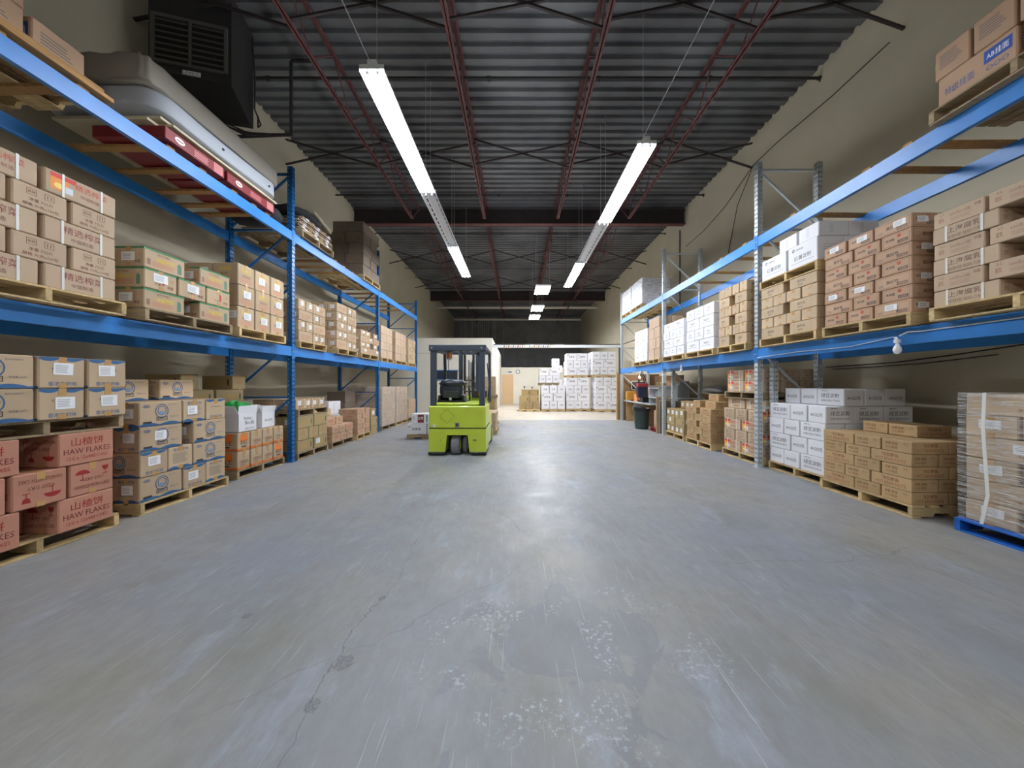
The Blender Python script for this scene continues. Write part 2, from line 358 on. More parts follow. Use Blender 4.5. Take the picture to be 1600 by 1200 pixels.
def carton_mesh(des, L, W, H):
    key = (des, round(L, 3), round(W, 3), round(H, 3))
    if key in CART: return CART[key]
    mat, an, strap, tape, nm, lb = DES[des]; a = A_[an]
    q = .018 if des == 'farw' else .007; L -= q; W -= q; H -= .0035 if q < .01 else .006; mb = MB(); x, y = L / 2, W / 2; b = min(.008, H * .04)
    mb.cbox(-x, -y, 0, x, y, H, b, mat)
    # side faces (+-y) and end faces (+-x)
    art(mb, a['side'], L, H, lambda u, v, l: (u, -y - l, H / 2 + v))
    art(mb, a['side'], L, H, lambda u, v, l: (-u, y + l, H / 2 + v))
    art(mb, a['end'], W, H, lambda u, v, l: (x + l, u, H / 2 + v))
    art(mb, a.get('end2', a['end']), W, H, lambda u, v, l: (-x - l, -u, H / 2 + v))
    # flap seam lines on top
    mb.box(-x + b, -.0015, H, x - b, .0015, H + .0008, ink((92, 74, 56)) if mat is not KWHITE else ink((170, 170, 174)))
    me = mb.mesh(nm)
    parts = []
    if tape:
        t = MB(); tw = .024
        t.box(-x - .001, -tw, H + .0008, x + .001, tw, H + .0018, TAPE)
        d = min(.06, H * .3)
        for sx in (-1, 1):
            t.box(min(sx * x, sx * (x + .0018)), -tw, H - d, max(sx * x, sx * (x + .0018)), tw, H + .0018, TAPE)
            t.box(min(sx * x, sx * (x + .0018)), -tw, 0, max(sx * x, sx * (x + .0018)), tw, d * .7, TAPE)
        parts.append(('packing_tape', t.mesh('packing_tape')))
    if strap:
        for px in (-.27, .27):
            t = MB(); q = px * L; sw = .008; e = .003
            t.box(q - sw, -y - e, 0, q + sw, -y - .0012, H + e, STRAP); t.box(q - sw, y + .0012, 0, q + sw, y + e, H + e, STRAP)
            t.box(q - sw, -y, H + .0012, q + sw, y, H + e, STRAP)
            parts.append(('strap', t.mesh('strap')))
    CART[key] = (me, parts); return CART[key]

STK = {}
def sticker_mesh(w, h):
    k = (w, h)
    if k not in STK:
        mb = MB(); mb.box(-w / 2, -.0012, -h / 2, w / 2, 0, h / 2, LABEL)
        art(mb, [('l', .1, .15, .9, .85, 5, (150, 152, 160))], w, h, lambda u, v, l: (u, -.0012 - l * .5, v))
        STK[k] = mb.mesh('paper_label')
    return STK[k]

ORD = ['first', 'second', 'third', 'fourth', 'fifth', 'sixth', 'seventh', 'eighth', 'ninth', 'tenth', 'eleventh', 'twelfth']
SEEN = set()
def carton(des, L, W, H, loc, rz, label, group, sticker=0, det=True):
    me, parts = carton_mesh(des, L, W, H)
    while label in SEEN: label += ' too'
    SEEN.add(label)
    o = ob(DES[des][4], me, None, loc, rz, label, 'carton', group)
    if det:
        for n, pm in parts: ob(n, pm, o)
    if sticker:
        sw, sh = min(.16, W * .42), min(.1, H * .42)
        # on the end faces (local +-x)
        for sx in (1, -1):
            ob('paper_label', sticker_mesh(round(sw, 2), round(sh, 2)), o, (sx * (L / 2 - .002), random.uniform(-.1, .1) * W, H * random.uniform(.5, .62)), 0,
               label='white paper label', rot=(0, random.uniform(-.03, .03), sx * math.pi / 2))
        if sticker > 1:
            for sy in (1, -1):
                ob('paper_label', sticker_mesh(round(sw, 2), round(sh, 2)), o, (L * random.uniform(-.1, .3), sy * (W / 2 - .002), H * .6), 0, label='white paper label', rot=(0, 0, 0 if sy < 0 else math.pi))
    return o

def stack(side, xf, y0, y1, z0, des, dims, layers, where, depth=1.16, sticker=0, group=None, jit=1.0, topfill=None, over=None):
    """cartons on a pallet; the aisle face stands at |x| = xf; every layer string runs from near to far; L = long side to the aisle, E = end to the aisle, . = gap"""
    L, E, h = dims; z = z0; nl = len(layers); g = .004
    FILL = (z0 + h * nl < 1.42) if topfill is None else topfill
    nL = int((depth + .06) / E + 1e-6) * E; nE = int((depth + .06) / L + 1e-6) * L
    kinds = set(''.join(layers)) - {'.'}; DM = min([nL] * ('L' in kinds) + [nE] * ('E' in kinds)) if nl > 1 else depth + .06
    anygap = any('.' in q for q in layers)
    group = group or (DES[des][5] + 's ' + where)
    for li, ly in enumerate(layers):
        names = 'bottom' if li == 0 and nl > 1 else ('top' if li == nl - 1 else ORD[li])
        lname = names + ' layer'
        top = li == nl - 1
        fill = FILL; inner = not top
        n = sum(c != '.' for c in ly); tot = sum({'L': L, 'E': E}.get(c, 0) for c in ly)
        spare = max(0, (y1 - y0) - tot); ng = ly.count('.')
        gap = spare / ng if ng else 0
        even = 0 if ng else min(spare / max(1, n - 1), .02) if n > 1 else 0
        y = y0; i = 0
        prevdep = None
        for c in ly:
            if c == '.': y += gap; continue
            ln = L if c == 'L' else E; dp = E if c == 'L' else L
            k = 0; x = xf
            while x + dp <= min(xf + depth + .06, xf + DM + .42 * dp) or k == 0:
                if k == 0 or i == 0 or fill or (k == 1 and anygap):
                    jx = random.uniform(-.006, .006) * jit if k == 0 else random.uniform(-.002, .002); jr = random.uniform(-.005, .005) * jit
                    pos = (side * (x + dp / 2 + jx + g * k + .004), y + ln / 2, z + .0008 * (li + 1))
                    rz = (math.pi / 2 if c == 'L' else 0) + jr + (math.pi if random.random() < .5 else 0)
                    if k == 0: ps = ORD[i] + ' along the aisle'
                    elif i == 0: ps = 'near end, ' + ORD[k] + ' in'
                    else: ps = ORD[i] + ' along, ' + ORD[k] + ' in'
                    d2 = des
                    if over: d2 = over.get((li, i, k), des)
                    lb = '%s, %s, %s, %s' % (DES[d2][5], lname, ps, where)
                    stt = 0
                    if sticker and k <= 0 or (sticker and i == 0): stt = 1 if random.random() < sticker else 0
                    if stt and random.random() < .3: stt = 2
                    carton(d2, ln if c == 'L' else dp, dp if c == 'L' else ln, h, pos, rz, lb, group, stt, det=(y < 9 and (k == 0 or i == 0 or top)))
                k += 1; x += dp
            y += ln + even + g * .5; i += 1
        z += h
    return z + .0008 * nl

# ---------------------------------------------------------------- pallets
PALM = {}
def pallet_meshes(W, D, mat, H=.13):
    """W along the aisle (y), D across (x, stringers run along x)"""
    k = (round(W, 2), round(D, 2), mat.name, H)
    if k in PALM: return PALM[k]
    def board(w, l, t):
        mb = MB(); mb.cbox(-w / 2, -l / 2, 0, w / 2, l / 2, t, .002, mat); return mb.mesh('deck_board')
    sw = .038; z0, z1 = .016, H - .018
    # notched stringer profile in x,z
    nt = .038; a, b2 = D * .18, D * .36
    prof = [(-D / 2, z0), (-D / 2 + a - .0, z0), (-D / 2 + a + .02, z0 + nt), (-D / 2 + b2 - .02, z0 + nt), (-D / 2 + b2, z0), (D / 2 - b2, z0), (D / 2 - b2 + .02, z0 + nt), (D / 2 - a - .02, z0 + nt), (D / 2 - a, z0), (D / 2, z0), (D / 2, z1), (-D / 2, z1)]
    mb = MB(); mb.prism(prof, 1, -sw / 2, sw / 2, mat); st = mb.mesh('stringer'); mb.fixn(st)
    PALM[k] = (board(.09, W, .018), board(.14, W, .018), board(.09, W, .016), st); return PALM[k]
def pallet(side, xf, y0, y1, z, where, D=1.2, mat=None, H=.13, word=None, cat='pallet'):
    W = y1 - y0; mat = mat or (PALG if random.random() < .3 else PALW)
    nb, wb, bb, st = pallet_meshes(W, D, mat, H)
    word = word or {'pallet_blue_paint': 'blue painted wooden pallet', 'pallet_red_paint': 'red painted wooden pallet'}.get(mat.name, 'bare wooden pallet')
    lb = word + ' ' + where
    while lb in SEEN: lb += ' too'
    SEEN.add(lb)
    o = empty('wooden_pallet', (side * (xf + D / 2), (y0 + y1) / 2, z), lb, cat, 'wooden pallets')
    for s in (-1, 0, 1): ob('stringer', st, o, (0, s * (W / 2 - .019), 0))
    n = 7
    for i in range(n):
        f = -D / 2 + .07 + (D - .14) * i / (n - 1); e = i in (0, n - 1)
        ob('deck_board', wb if e else nb, o, (f, random.uniform(-.003, .003), H - .018))
    for f in (-D / 2 + .05, -D * .09, 0, D * .09, D / 2 - .05): ob('bottom_board', bb, o, (f, 0, 0))
    return z + H

# ================================================================ SETTING
def floor_mat(name, warm):
    m = bpy.data.materials.new(name); m.use_nodes = True; nt = m.node_tree; b = nt.nodes['Principled BSDF']; N = nt.nodes.new; LK = nt.links.new
    tc = N('ShaderNodeTexCoord'); pos = tc.outputs['Object']
    def noise(sc, det=6, ro=.55, scale=(1, 1, 1), off=(0, 0, 0), dist=0):
        mp = N('ShaderNodeMapping'); mp.inputs['Scale'].default_value = scale; mp.inputs['Location'].default_value = off
        LK(pos, mp.inputs[0]); n = N('ShaderNodeTexNoise'); n.inputs['Scale'].default_value = sc; n.inputs['Detail'].default_value = det
        n.inputs['Roughness'].default_value = ro; n.inputs['Distortion'].default_value = dist; LK(mp.outputs[0], n.inputs['Vector']); return n.outputs['Fac']
    def ramp(v, a, c, lo=0., hi=1.):
        r = N('ShaderNodeMapRange'); r.inputs[1].default_value = a; r.inputs[2].default_value = c; r.inputs[3].default_value = lo; r.inputs[4].default_value = hi
        LK(v, r.inputs[0]); return r.outputs[0]
    def mix(f, a, c):
        x = N('ShaderNodeMix'); x.data_type = 'RGBA'; LK(f, x.inputs[0])
        for i, q in ((6, a), (7, c)):
            if isinstance(q, tuple): x.inputs[i].default_value = (*lin(q), 1)
            else: LK(q, x.inputs[i])
        return x.outputs[2]
    def math_(op, a, c):
        x = N('ShaderNodeMath'); x.operation = op
        for i, q in ((0, a), (1, c)):
            if isinstance(q, (int, float)): x.inputs[i].default_value = q
            else: LK(q, x.inputs[i])
        x.use_clamp = True
        return x.outputs[0]
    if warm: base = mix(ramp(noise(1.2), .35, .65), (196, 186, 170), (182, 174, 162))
    else:
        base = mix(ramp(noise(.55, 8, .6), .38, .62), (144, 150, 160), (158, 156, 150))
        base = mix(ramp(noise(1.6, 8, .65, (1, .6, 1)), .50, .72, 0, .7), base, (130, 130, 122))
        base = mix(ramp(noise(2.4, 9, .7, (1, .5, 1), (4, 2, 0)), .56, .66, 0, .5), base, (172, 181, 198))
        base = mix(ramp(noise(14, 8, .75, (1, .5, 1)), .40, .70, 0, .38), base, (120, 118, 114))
        # old spill with an edge of its own
        mp = N('ShaderNodeMapping'); LK(pos, mp.inputs[0])
        mp.inputs['Location'].default_value = (-.30 / .62, -1.80 / .46, 0); mp.inputs['Scale'].default_value = (1 / .62, 1 / .46, 0)
        ln = N('ShaderNodeVectorMath'); ln.operation = 'LENGTH'; LK(mp.outputs[0], ln.inputs[0])
        wob = noise(2.6, 4, .55, dist=.9)
        d = math_('MULTIPLY', ln.outputs['Value'], ramp(wob, .25, .75, 1.6, .55))
        d2 = N('ShaderNodeMath'); d2.operation = 'MULTIPLY'; LK(ln.outputs['Value'], d2.inputs[0]); LK(ramp(wob, .3, .7, 1.9, .5), d2.inputs[1])
        sp = ramp(d2.outputs[0], .80, .86, 1, 0)
        base = mix(math_('MULTIPLY', sp, .42), base, (122, 126, 136))
        sc = noise(34, 8, .8); patch = ramp(noise(3.2, 3, .5, off=(1.3, .4, 0)), .52, .6)
        near = ramp(ln.outputs['Value'], 1.0, 1.5, 1, 0)
        sl = math_('MULTIPLY', math_('MULTIPLY', ramp(sc, .54, .6), patch), near)
        base = mix(math_('MULTIPLY', sl, .85), base, (206, 214, 230))
        # small dark chips and hairline cracks
        vo = N('ShaderNodeTexVoronoi'); vo.feature = 'DISTANCE_TO_EDGE'; vo.inputs['Scale'].default_value = .33
        mp2 = N('ShaderNodeMapping'); LK(pos, mp2.inputs[0])
        ns = N('ShaderNodeTexNoise'); ns.inputs['Scale'].default_value = 2.5; ns.inputs['Detail'].default_value = 8; LK(mp2.outputs[0], ns.inputs['Vector'])
        ad = N('ShaderNodeMix'); ad.data_type = 'VECTOR'; ad.inputs[0].default_value = .22; LK(mp2.outputs[0], ad.inputs[4]); LK(ns.outputs['Color'], ad.inputs[5])
        LK(ad.outputs[1], vo.inputs['Vector'])
        crack = math_('MULTIPLY', ramp(vo.outputs['Distance'], .0, .0018, 1, 0), ramp(noise(.5, 2, .5, off=(7, 3, 0)), .45, .55))
        base = mix(math_('MULTIPLY', crack, .35), base, (84, 84, 82))
    sx = N('ShaderNodeSeparateXYZ'); LK(pos, sx.inputs[0])
    def m2(op, a, c, clamp=False):
        x = N('ShaderNodeMath'); x.operation = op; x.use_clamp = clamp
        for i, q in ((0, a), (1, c)):
            if isinstance(q, (int, float)): x.inputs[i].default_value = q
            else: LK(q, x.inputs[i])
        return x.outputs[0]
    if not warm:
        # meandering crack with two broken-out chips, a saw-cut joint, long pale scratches
        wv = m2('MULTIPLY', m2('SUBTRACT', noise(1.6, 5, .6, off=(3, 1, 0)), .5), .35)
        dx = m2('ABSOLUTE', m2('ADD', m2('ADD', sx.outputs[0], .87), wv), 0)
        ck = m2('MULTIPLY', ramp(dx, .001, .0035, 1, 0), m2('MULTIPLY', ramp(sx.outputs[1], 1.0, 1.1), ramp(sx.outputs[1], 2.9, 3.2, 1, 0)))
        base = mix(m2('MULTIPLY', ck, .6), base, (92, 92, 90))
        for px, py, r in ((-.866, 1.625, .055), (-.888, 1.405, .04), (-.874, 2.12, .03), (-1.62, 1.95, .03)):
            vv = N('ShaderNodeVectorMath'); vv.operation = 'DISTANCE'; LK(pos, vv.inputs[0]); vv.inputs[1].default_value = (px, py, 0)
            dd = m2('MULTIPLY', vv.outputs['Value'], ramp(noise(18, 4, .6), .3, .7, 1.5, .7))
            base = mix(m2('MULTIPLY', ramp(dd, r * .8, r, 1, 0), ramp(noise(70, 4, .7), .4, .6, .2, .8)), base, (104, 106, 106))
        base = mix(m2('MULTIPLY', ramp(m2('ABSOLUTE', m2('SUBTRACT', sx.outputs[1], 6.38), 0), .002, .005, 1, 0), .45), base, (98, 98, 98))
        for ang, off in ((.5, 0), (-.7, 5), (1.3, 9)):
            mp3 = N('ShaderNodeMapping'); mp3.inputs['Rotation'].default_value = (0, 0, ang); mp3.inputs['Scale'].default_value = (38, .8, 1); mp3.inputs['Location'].default_value = (off, off, 0)
            LK(pos, mp3.inputs[0]); n3 = N('ShaderNodeTexNoise'); n3.inputs['Scale'].default_value = 2.2; n3.inputs['Detail'].default_value = 2; LK(mp3.outputs[0], n3.inputs['Vector'])
            base = mix(m2('MULTIPLY', ramp(n3.outputs['Fac'], .70, .73), .45), base, (200, 206, 214))
    LK(base, b.inputs['Base Color'])
    LK(ramp(noise(3, 6, .6), .3, .7, .36, .56), b.inputs['Roughness'])
    b.inputs['Specular IOR Level'].default_value = .5
    bp = N('ShaderNodeBump'); bp.inputs['Strength'].default_value = .18; bp.inputs['Distance'].default_value = .004
    LK(noise(60, 6, .7), bp.inputs['Height']); LK(bp.outputs[0], b.inputs['Normal'])
    return m
XL, XR, ZC, YB, YF = -5.55, 5.79, 7.42, -6.0, 29.0
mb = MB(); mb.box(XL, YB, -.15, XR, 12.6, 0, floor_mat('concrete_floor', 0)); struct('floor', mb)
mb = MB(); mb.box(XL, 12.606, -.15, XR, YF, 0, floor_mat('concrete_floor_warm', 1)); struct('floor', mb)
mb = MB(); mb.box(XL - .2, YB, -.15, XL, YF, ZC + .1, WALLM); struct('wall_left', mb)
mb = MB(); mb.box(XR, YB, -.15, XR + .2, YF, ZC + .1, WALLM); struct('wall_right', mb)
mb = MB(); mb.box(XL - .2, YB - .2, -.15, XR + .2, YB, ZC + .1, WALLM); struct('wall_front', mb)
mb = MB()
xx = XL
rr = random.Random(3)
wb = struct('wall_back', MB().box(XL - .2, YF, 2.57, XR + .2, YF + .2, ZC + .1, WALLD))
for i in range(14):      # dark vertical cladding panels, each proud by its own amount
    x0 = XL + i * .81; m2 = MB(); m2.cbox(x0 + .012, YF - .03 - rr.random() * .02, 2.57, min(x0 + .80, XR), YF, ZC, .004, WALLD)
    ob('cladding_panel', m2, wb)
# roof deck, ribs running across
mb = MB(); y = YB; P_ = .222; top = ZC; vs = []; prof = []
while y < YF:
    prof += [(y, ZC), (y + .11, ZC), (y + .13, ZC + .055), (y + .202, ZC + .055)]; y += P_
prof.append((y, ZC)); n = len(prof)
mb.add([(XL - .1, a, b) for a, b in prof] + [(XR + .1, a, b) for a, b in prof], [(i, i + 1, n + i + 1, n + i) for i in range(n - 1)], DECK)
mb.box(XL - .2, YB, ZC + .06, XR + .2, YF + .2, ZC + .16, DECK)
struct('ceiling', mb)
# girders and open-web joists
def girder(y, zt, zb, nm):
    mb = MB(); mb.box(XL, y - .09, zt - .02, XR, y + .09, zt, STEELD); mb.box(XL, y - .006, zb, XR, y + .006, zt, STEELD)
    mb.box(XL, y - .09, zb, XR, y + .09, zb + .02, STEELR)
    return ob('steel_girder', mb, kind='structure')
girder(11.1, 7.36, 6.86, 0); girder(21.0, 7.36, 6.80, 0)
def joist(x, ya, yb, ba, bb):
    zt, zb = 7.36, 6.66
    r0 = ob('steel_joist', None, None, (x, 0, 0), kind='structure')
    t = MB(); 
    for s in (-1, 1): t.box(s * .006 if s > 0 else -.045, ya, zt - .006, .045 if s > 0 else -.006, yb, zt, STEELR); t.box(min(s * .006, s * .011), ya, zt - .045, max(s * .006, s * .011), yb, zt, STEELR)
    ob('top_chord', t, r0)
    t = MB()
    for s in (-1, 1): t.box(.006 if s > 0 else -.045, ba, zb, .045 if s > 0 else -.006, bb, zb + .006, STEELR); t.box(min(s * .006, s * .011), ba, zb, max(s * .006, s * .011), bb, zb + .045, STEELR)
    ob('bottom_chord', t, r0)
    t = MB(); n = int((bb - ba) / .6); pts = [(0, ya + .1, zt - .02)]
    for i in range(n + 1): pts.append((0, ba + (bb - ba) * i / n, zb + .02 if i % 2 == 0 else zt - .02))
    pts.append((0, yb - .1, zt - .02))
    for a, b in zip(pts, pts[1:]): t.tube([a, b], .0125, STEELR, 6)
    ob('web_rod', t, r0)
JX = [-3.30, -1.0, 1.33, 3.60]
for x in JX:
    joist(x, .6, 11.1, 1.4, 10.3); joist(x, 11.1, 21.0, 12.0, 20.1); joist(x, 21.0, 28.9, 21.9, 28.0); joist(x, -5.9, .6, -5.2, -.2)
allx = [XL] + JX + [XR]
def bridging(y, dz=0):
    for a, b in zip(allx, allx[1:]):
        for z0, z1 in ((7.3, 6.7), (6.7, 7.3)):
            mb = MB(); mb.bar((a, y, z0), (b, y + .12, z1), .034, .034, STEELD); ob('bridging_bar', mb, kind='structure')
for y in (4.7, 7.8, 14.2, 17.8): bridging(y)
# sprinkler pipes across, with drop elbow at the left
PIPE = mk('pipe_dark', (44, 42, 44), .5)
def pipe(y, z, x0=XL, x1=XR, r=.024, couplings=True):
    mb = MB(); mb.tube([(x0, y, z), (x1, y, z)], r, PIPE, 8)
    q = x0 + .8
    while q < x1 and couplings: mb.tube([(q, y, z), (q + .07, y, z)], r * 1.5, PIPE, 8); mb.tube([(q + .035, y, z), (q + .035, y, z - .07)], .012, PIPE, 6); q += 2.1
    ob('sprinkler_pipe', mb, kind='structure')
pipe(6.15, 7.22); pipe(9.95, 7.22); pipe(12.5, 7.22, r=.018); pipe(16.2, 7.2, r=.02); pipe(19.8, 7.25, r=.03); PIPE0 = PIPE; PIPE = mk('pipe_grey', (206, 200, 190), .5); pipe(22.6, 6.75, r=.09, couplings=False); pipe(25.8, 6.55, XL + .6, XR - .6, r=.08, couplings=False); PIPE = PIPE0
mb = MB(); mb.tube([(-3.75, 5.9, 7.3), (-4.08, 5.9, 7.3), (-4.1, 5.9, 7.27), (-4.1, 5.9, 5.95), (-5.5, 5.9, 5.9)], .03, PIPE, 8); ob('sprinkler_drop_pipe', mb, kind='structure')

# office block at the left, far office wall with door
mb = MB(); mb.box(XL, 14.2, 0, -1.04, 14.32, 3.42, WALLW); mb.box(XL, 14.19, 2.74, -1.04, 14.2, 2.76, ink((170, 164, 150))); wo = struct('wall_office', mb)
mb = MB(); mb.box(-1.16, 14.32, 0, -1.04, 22.8, 3.42, WALLW); struct('wall_office_side', mb)
mb = MB(); mb.box(XL, 14.32, 3.34, -1.16, 22.8, 3.42, WALLW); struct('wall_office_top', mb)
mb = MB(); mb.box(-3.56, 14.17, 1.62, -2.56, 14.2, 1.97, mk('dark_glass', (40, 48, 56), .15)); mb.box(-3.6, 14.16, 1.58, -2.52, 14.19, 1.62, BLUED); mb.box(-3.6, 14.16, 1.97, -2.52, 14.19, 2.01, BLUED); struct('window_1', mb)
mb = MB(); mb.box(-1.04, 22.8, 0, XR, 22.95, 2.57, WALLW); mb.box(-1.04, 22.95, 2.5, XR, YF, 2.57, WALLW); struct('wall_far', mb)
DOORC = mk('door_paint', (216, 184, 144), .6)
d = struct('door_1', MB().box(-1.02, 22.74, 0, -.98, 22.8, 2.12, WHITEP).box(-.16, 22.74, 0, -.12, 22.8, 2.12, WHITEP).box(-1.02, 22.74, 2.08, -.12, 22.8, 2.12, WHITEP))
mb = MB(); mb.box(-.98, 22.76, .01, -.16, 22.8, 2.08, DOORC)
ob('door_leaf', mb, d)
for a, b in ((.15, .62), (.70, 1.18), (1.26, 1.66), (1.72, 2.0)):
    mb = MB(); mb.cbox(-.90, 22.745, a, -.24, 22.762, b, .008, DOORC); ob('door_panel', mb, d)
mb = MB(); mb.tube([(-.21, 22.76, 1.0), (-.21, 22.70, 1.0)], .03, GALV, 10); ob('door_handle', mb, d)
o = ob('wall_clock', MB().tube([(0, 0, 0), (0, -.04, 0)], .15, BLACKM, 20), None, (.14, 22.8, 2.27), label='small round wall clock with black rim near the far door', cat='clock')
mb = MB(); mb.tube([(0, -.041, 0), (0, -.046, 0)], .115, WHITEP, 20); mb.box(-.006, -.05, 0, .006, -.047, .09, BLACKM); mb.box(0, -.05, -.006, .06, -.047, .006, BLACKM); ob('clock_face', mb, o)
mb = MB(); mb.cbox(-.24, -.03, -.06, .24, 0, .06, .006, WHITEP); art(mb, [('r', .42, .2, .95, .8, DK), ('r', .08, .35, .36, .65, GY)], .48, .12, lambda u, v, l: (u, -.03 - l, v))
ob('door_sign', mb, None, (-.5, 22.8, 2.25), label='small sign board mounted above the far beige door', cat='sign')
for i, (x, z) in enumerate(((.6, 1.22), (1.15, 1.18))):
    mb = MB(); mb.cbox(-.035, -.04, -.1, .035, 0, .02, .004, BLACKM); mb.box(-.11, -.03, -.01, .11, -.005, .015, BLACKM); mb.tube([(0, -.03, -.1), (0, -.03, -.2)], .012, BLACKM)
    ob('coat_hook', mb, None, (x, 22.8, z), label=('black wall hook over the brown stack, nearer the door', 'black wall hook over the brown stack, nearer the white stacks')[i], cat='hook')
# conduit boxes and loose cables lying on the office roof edge
mb = MB(); rr = random.Random(5)
for k in range(7):
    pts = []; x = -.9
    while x < 4.6: pts.append((x, 22.9 + .3 * rr.random(), 2.60 + rr.random() * .09)); x += .35
    mb.tube(pts, .014, CABLE, 5)
o = ob('cable_tangle', mb, None, label='dark tangle of loose cables on the far office roof edge', cat='cables', kind='stuff')
# gate rail with warning stripes between office block and right rack
mb = MB(); mb.cbox(-1.04, 14.22, 3.0, 4.75, 14.32, 3.12, .006, WHITEP)
o = ob('overhead_rail', mb, None, label='long white overhead rail with hazard stripes from office block to right rack', cat='rail')
for i in range(20):
    x = -.55 + i * .1 + (.12 if i > 9 else 0)
    m2 = MB(); m2.add([(x, 14.215, 3.02), (x + .045, 14.215, 3.02), (x + .085, 14.215, 3.10), (x + .04, 14.215, 3.10), (x, 14.22, 3.02), (x + .045, 14.22, 3.02), (x + .085, 14.22, 3.10), (x + .04, 14.22, 3.10)], [(0, 1, 2, 3), (0, 4, 5, 1), (1, 5, 6, 2), (2, 6, 7, 3), (3, 7, 4, 0)], BLACKM if i % 2 == 0 else ink((236, 150, 60)))
    ob('hazard_stripe', m2, o)
mb = MB(); mb.tube([(-1.0, 14.27, 3.14), (0.6, 14.25, 3.138), (1.6, 14.27, 3.137), (2.6, 14.27, 3.137), (4.0, 14.25, 3.138), (4.7, 14.2, 3.15), (5.75, 13.6, 3.5)], .018, CABLE, 6)
ob('rail_cable', mb, None, label='black cable draped along the white overhead rail', cat='cable')
mb = MB(); mb.cbox(4.55, 14.2, 0, 4.69, 14.34, 3.0, .004, mk('rail_post_dark', (60, 60, 62), .5)); ob('rail_post', mb, None, label='dark steel post holding the right end of the overhead rail', cat='post')
# chains and thin rods hanging before the dark wall
mb = MB(); rr = random.Random(9)
for k in range(16):
    x = -4.6 + rr.random() * 4.0; mb.tube([(x, 26.4, 6.9), (x + .02, 26.4, 3.0 + rr.random())], .012, GALV, 4)
ob('hanging_chains', mb, None, label='thin pale chains hanging in front of the dark back wall', cat='chains', kind='stuff')

# ================================================================ RACKS
def post_mesh(w, d, H, mat):
    mb = MB(); hw, hd = w / 2, d / 2
    def face(o, u, nrm_t, width, holes):
        # strips along u from -width/2; vertical z
        st = [-.5, -.34, -.12, .12, .34, .5]; vs = []
        def q(a, b, z0, z1):
            vs = [(o[0] + u[0] * a * width, o[1] + u[1] * a * width, z0), (o[0] + u[0] * b * width, o[1] + u[1] * b * width, z0), (o[0] + u[0] * b * width, o[1] + u[1] * b * width, z1), (o[0] + u[0] * a * width, o[1] + u[1] * a * width, z1)]
            mb.add(vs, [(0, 1, 2, 3)], mat)
        if not holes: q(-.5, .5, 0, H); return
        for i in (0, 2, 4): q(st[i], st[i + 1], 0, H)
        z = .06; last = 0
        while z < H - .03:
            for i in (1, 3): q(st[i], st[i + 1], last, z)
            last = z + .034; z += .076
        for i in (1, 3): q(st[i], st[i + 1], last, H)
    face((hw, 0), (0, 1), 0, d, 1); face((-hw, 0), (0, 1), 0, d, 1); face((0, -hd), (1, 0), 0, w, 1); face((0, hd), (1, 0), 0, w, 0)
    # folded lips inside give the steel its depth
    for s in (-1, 1): mb.box(s * (hw - .004) - .001, -hd + .002, 0, s * (hw - .004) + .001, -hd + .012, H, mat)
    mb.box(-hw, -hd, H - .002, hw, hd, H, mat)
    return mb.mesh('upright_post')
PM = {}
def rack_frame(side, y, xf, xr, H, mat, label, setback=None):
    k = (mat.name, H)
    if k not in PM: PM[k] = post_mesh(.085, .075, H, mat)
    o = empty('rack_frame', (side * xf, y, 0), label, 'rack frame', 'rack upright frames')
    D = xr - xf
    for dx in (.0425, D - .0425):
        ob('upright_post', PM[k], o, (side * dx, 0, .006))
        f = MB(); f.box(-.07, -.06, 0, .07, .06, .006, mat); ob('foot_plate', f, o, (side * dx, 0, 0))
    z = H - .12
    while z > .1:
        m2 = MB(); m2.bar((side * .085, 0, z), (side * (D - .085), 0, z), .04, .03, mat); ob('horizontal_brace', m2, o)
        if z > 1.1:
            m2 = MB(); m2.bar((side * .085, 0, z - .05), (side * (D - .085), 0, z - .93), .03, .03, mat); ob('diagonal_brace', m2, o)
        z -= 1.0
    if setback:
        k2 = (mat.name, setback)
        if k2 not in PM: PM[k2] = post_mesh(.085, .075, setback, mat)
        ob('setback_post', PM[k2], o, (side * .30, 0, .006))
    return o
def beam(side, x, y0, y1, z0, z1, label, rear=False):
    L = y1 - y0; h = z1 - z0; mb = MB(); w = .05
    # stepped box section, outer face towards the aisle (local +x towards the wall)
    pr = [(0, 0), (w, 0), (w, h - .03), (w - .0, h - .03), (w - .018, h - .03), (w - .018, h), (0, h)]
    if side < 0: pr = [(-a, b) for a, b in pr]
    mb.prism(pr, 1, 0, L, BLUE)
    for e in (0, L): mb.box(min(0, side * w), e - .002, -.004, max(0, side * w), e + .002, h + .004, BLUE)
    o = ob('shelf_beam', mb, None, (side * x, y0, z0), label=label, cat='rack beam', group='blue rack beams')
    for e in (.0, L):
        c = MB(); s_ = -1 if e == 0 else 1
        c.box(min(-side * .006, -side * .001), min(e, e + s_ * .045), -.04, max(-side * .006, -side * .001), max(e, e + s_ * .045), h + .03, BLUE)
        c.tube([(-side * .006, e + s_ * .022, h * .5), (-side * .012, e + s_ * .022, h * .5)], .008, GALV, 8)
        ob('end_connector', c, o)
    return o
LF, LR, RF, RR = 3.99, 5.18, 4.05, 5.14
LY = [1.98, 5.80, 9.43, 13.05]; RY = [1.80, 5.45, 8.93, 12.47]
nmL = ['nearest left', 'second left', 'third left', 'farthest left']; nmR = ['nearest right', 'second right', 'third right', 'farthest right']
for i, y in enumerate(LY): rack_frame(-1, y, LF, LR, 5.28 if i < 3 else 4.75, BLUED, 'blue perforated upright rack frame with braces, %s one' % nmL[i])
for i, y in enumerate(RY): rack_frame(1, y, RF, RR, 5.12 if i < 3 else 4.9, GALV, 'grey galvanised perforated rack frame, %s one' % nmR[i], 1.78 if i in (1, 2) else None)
BAY = ['near bay', 'middle bay', 'far bay']
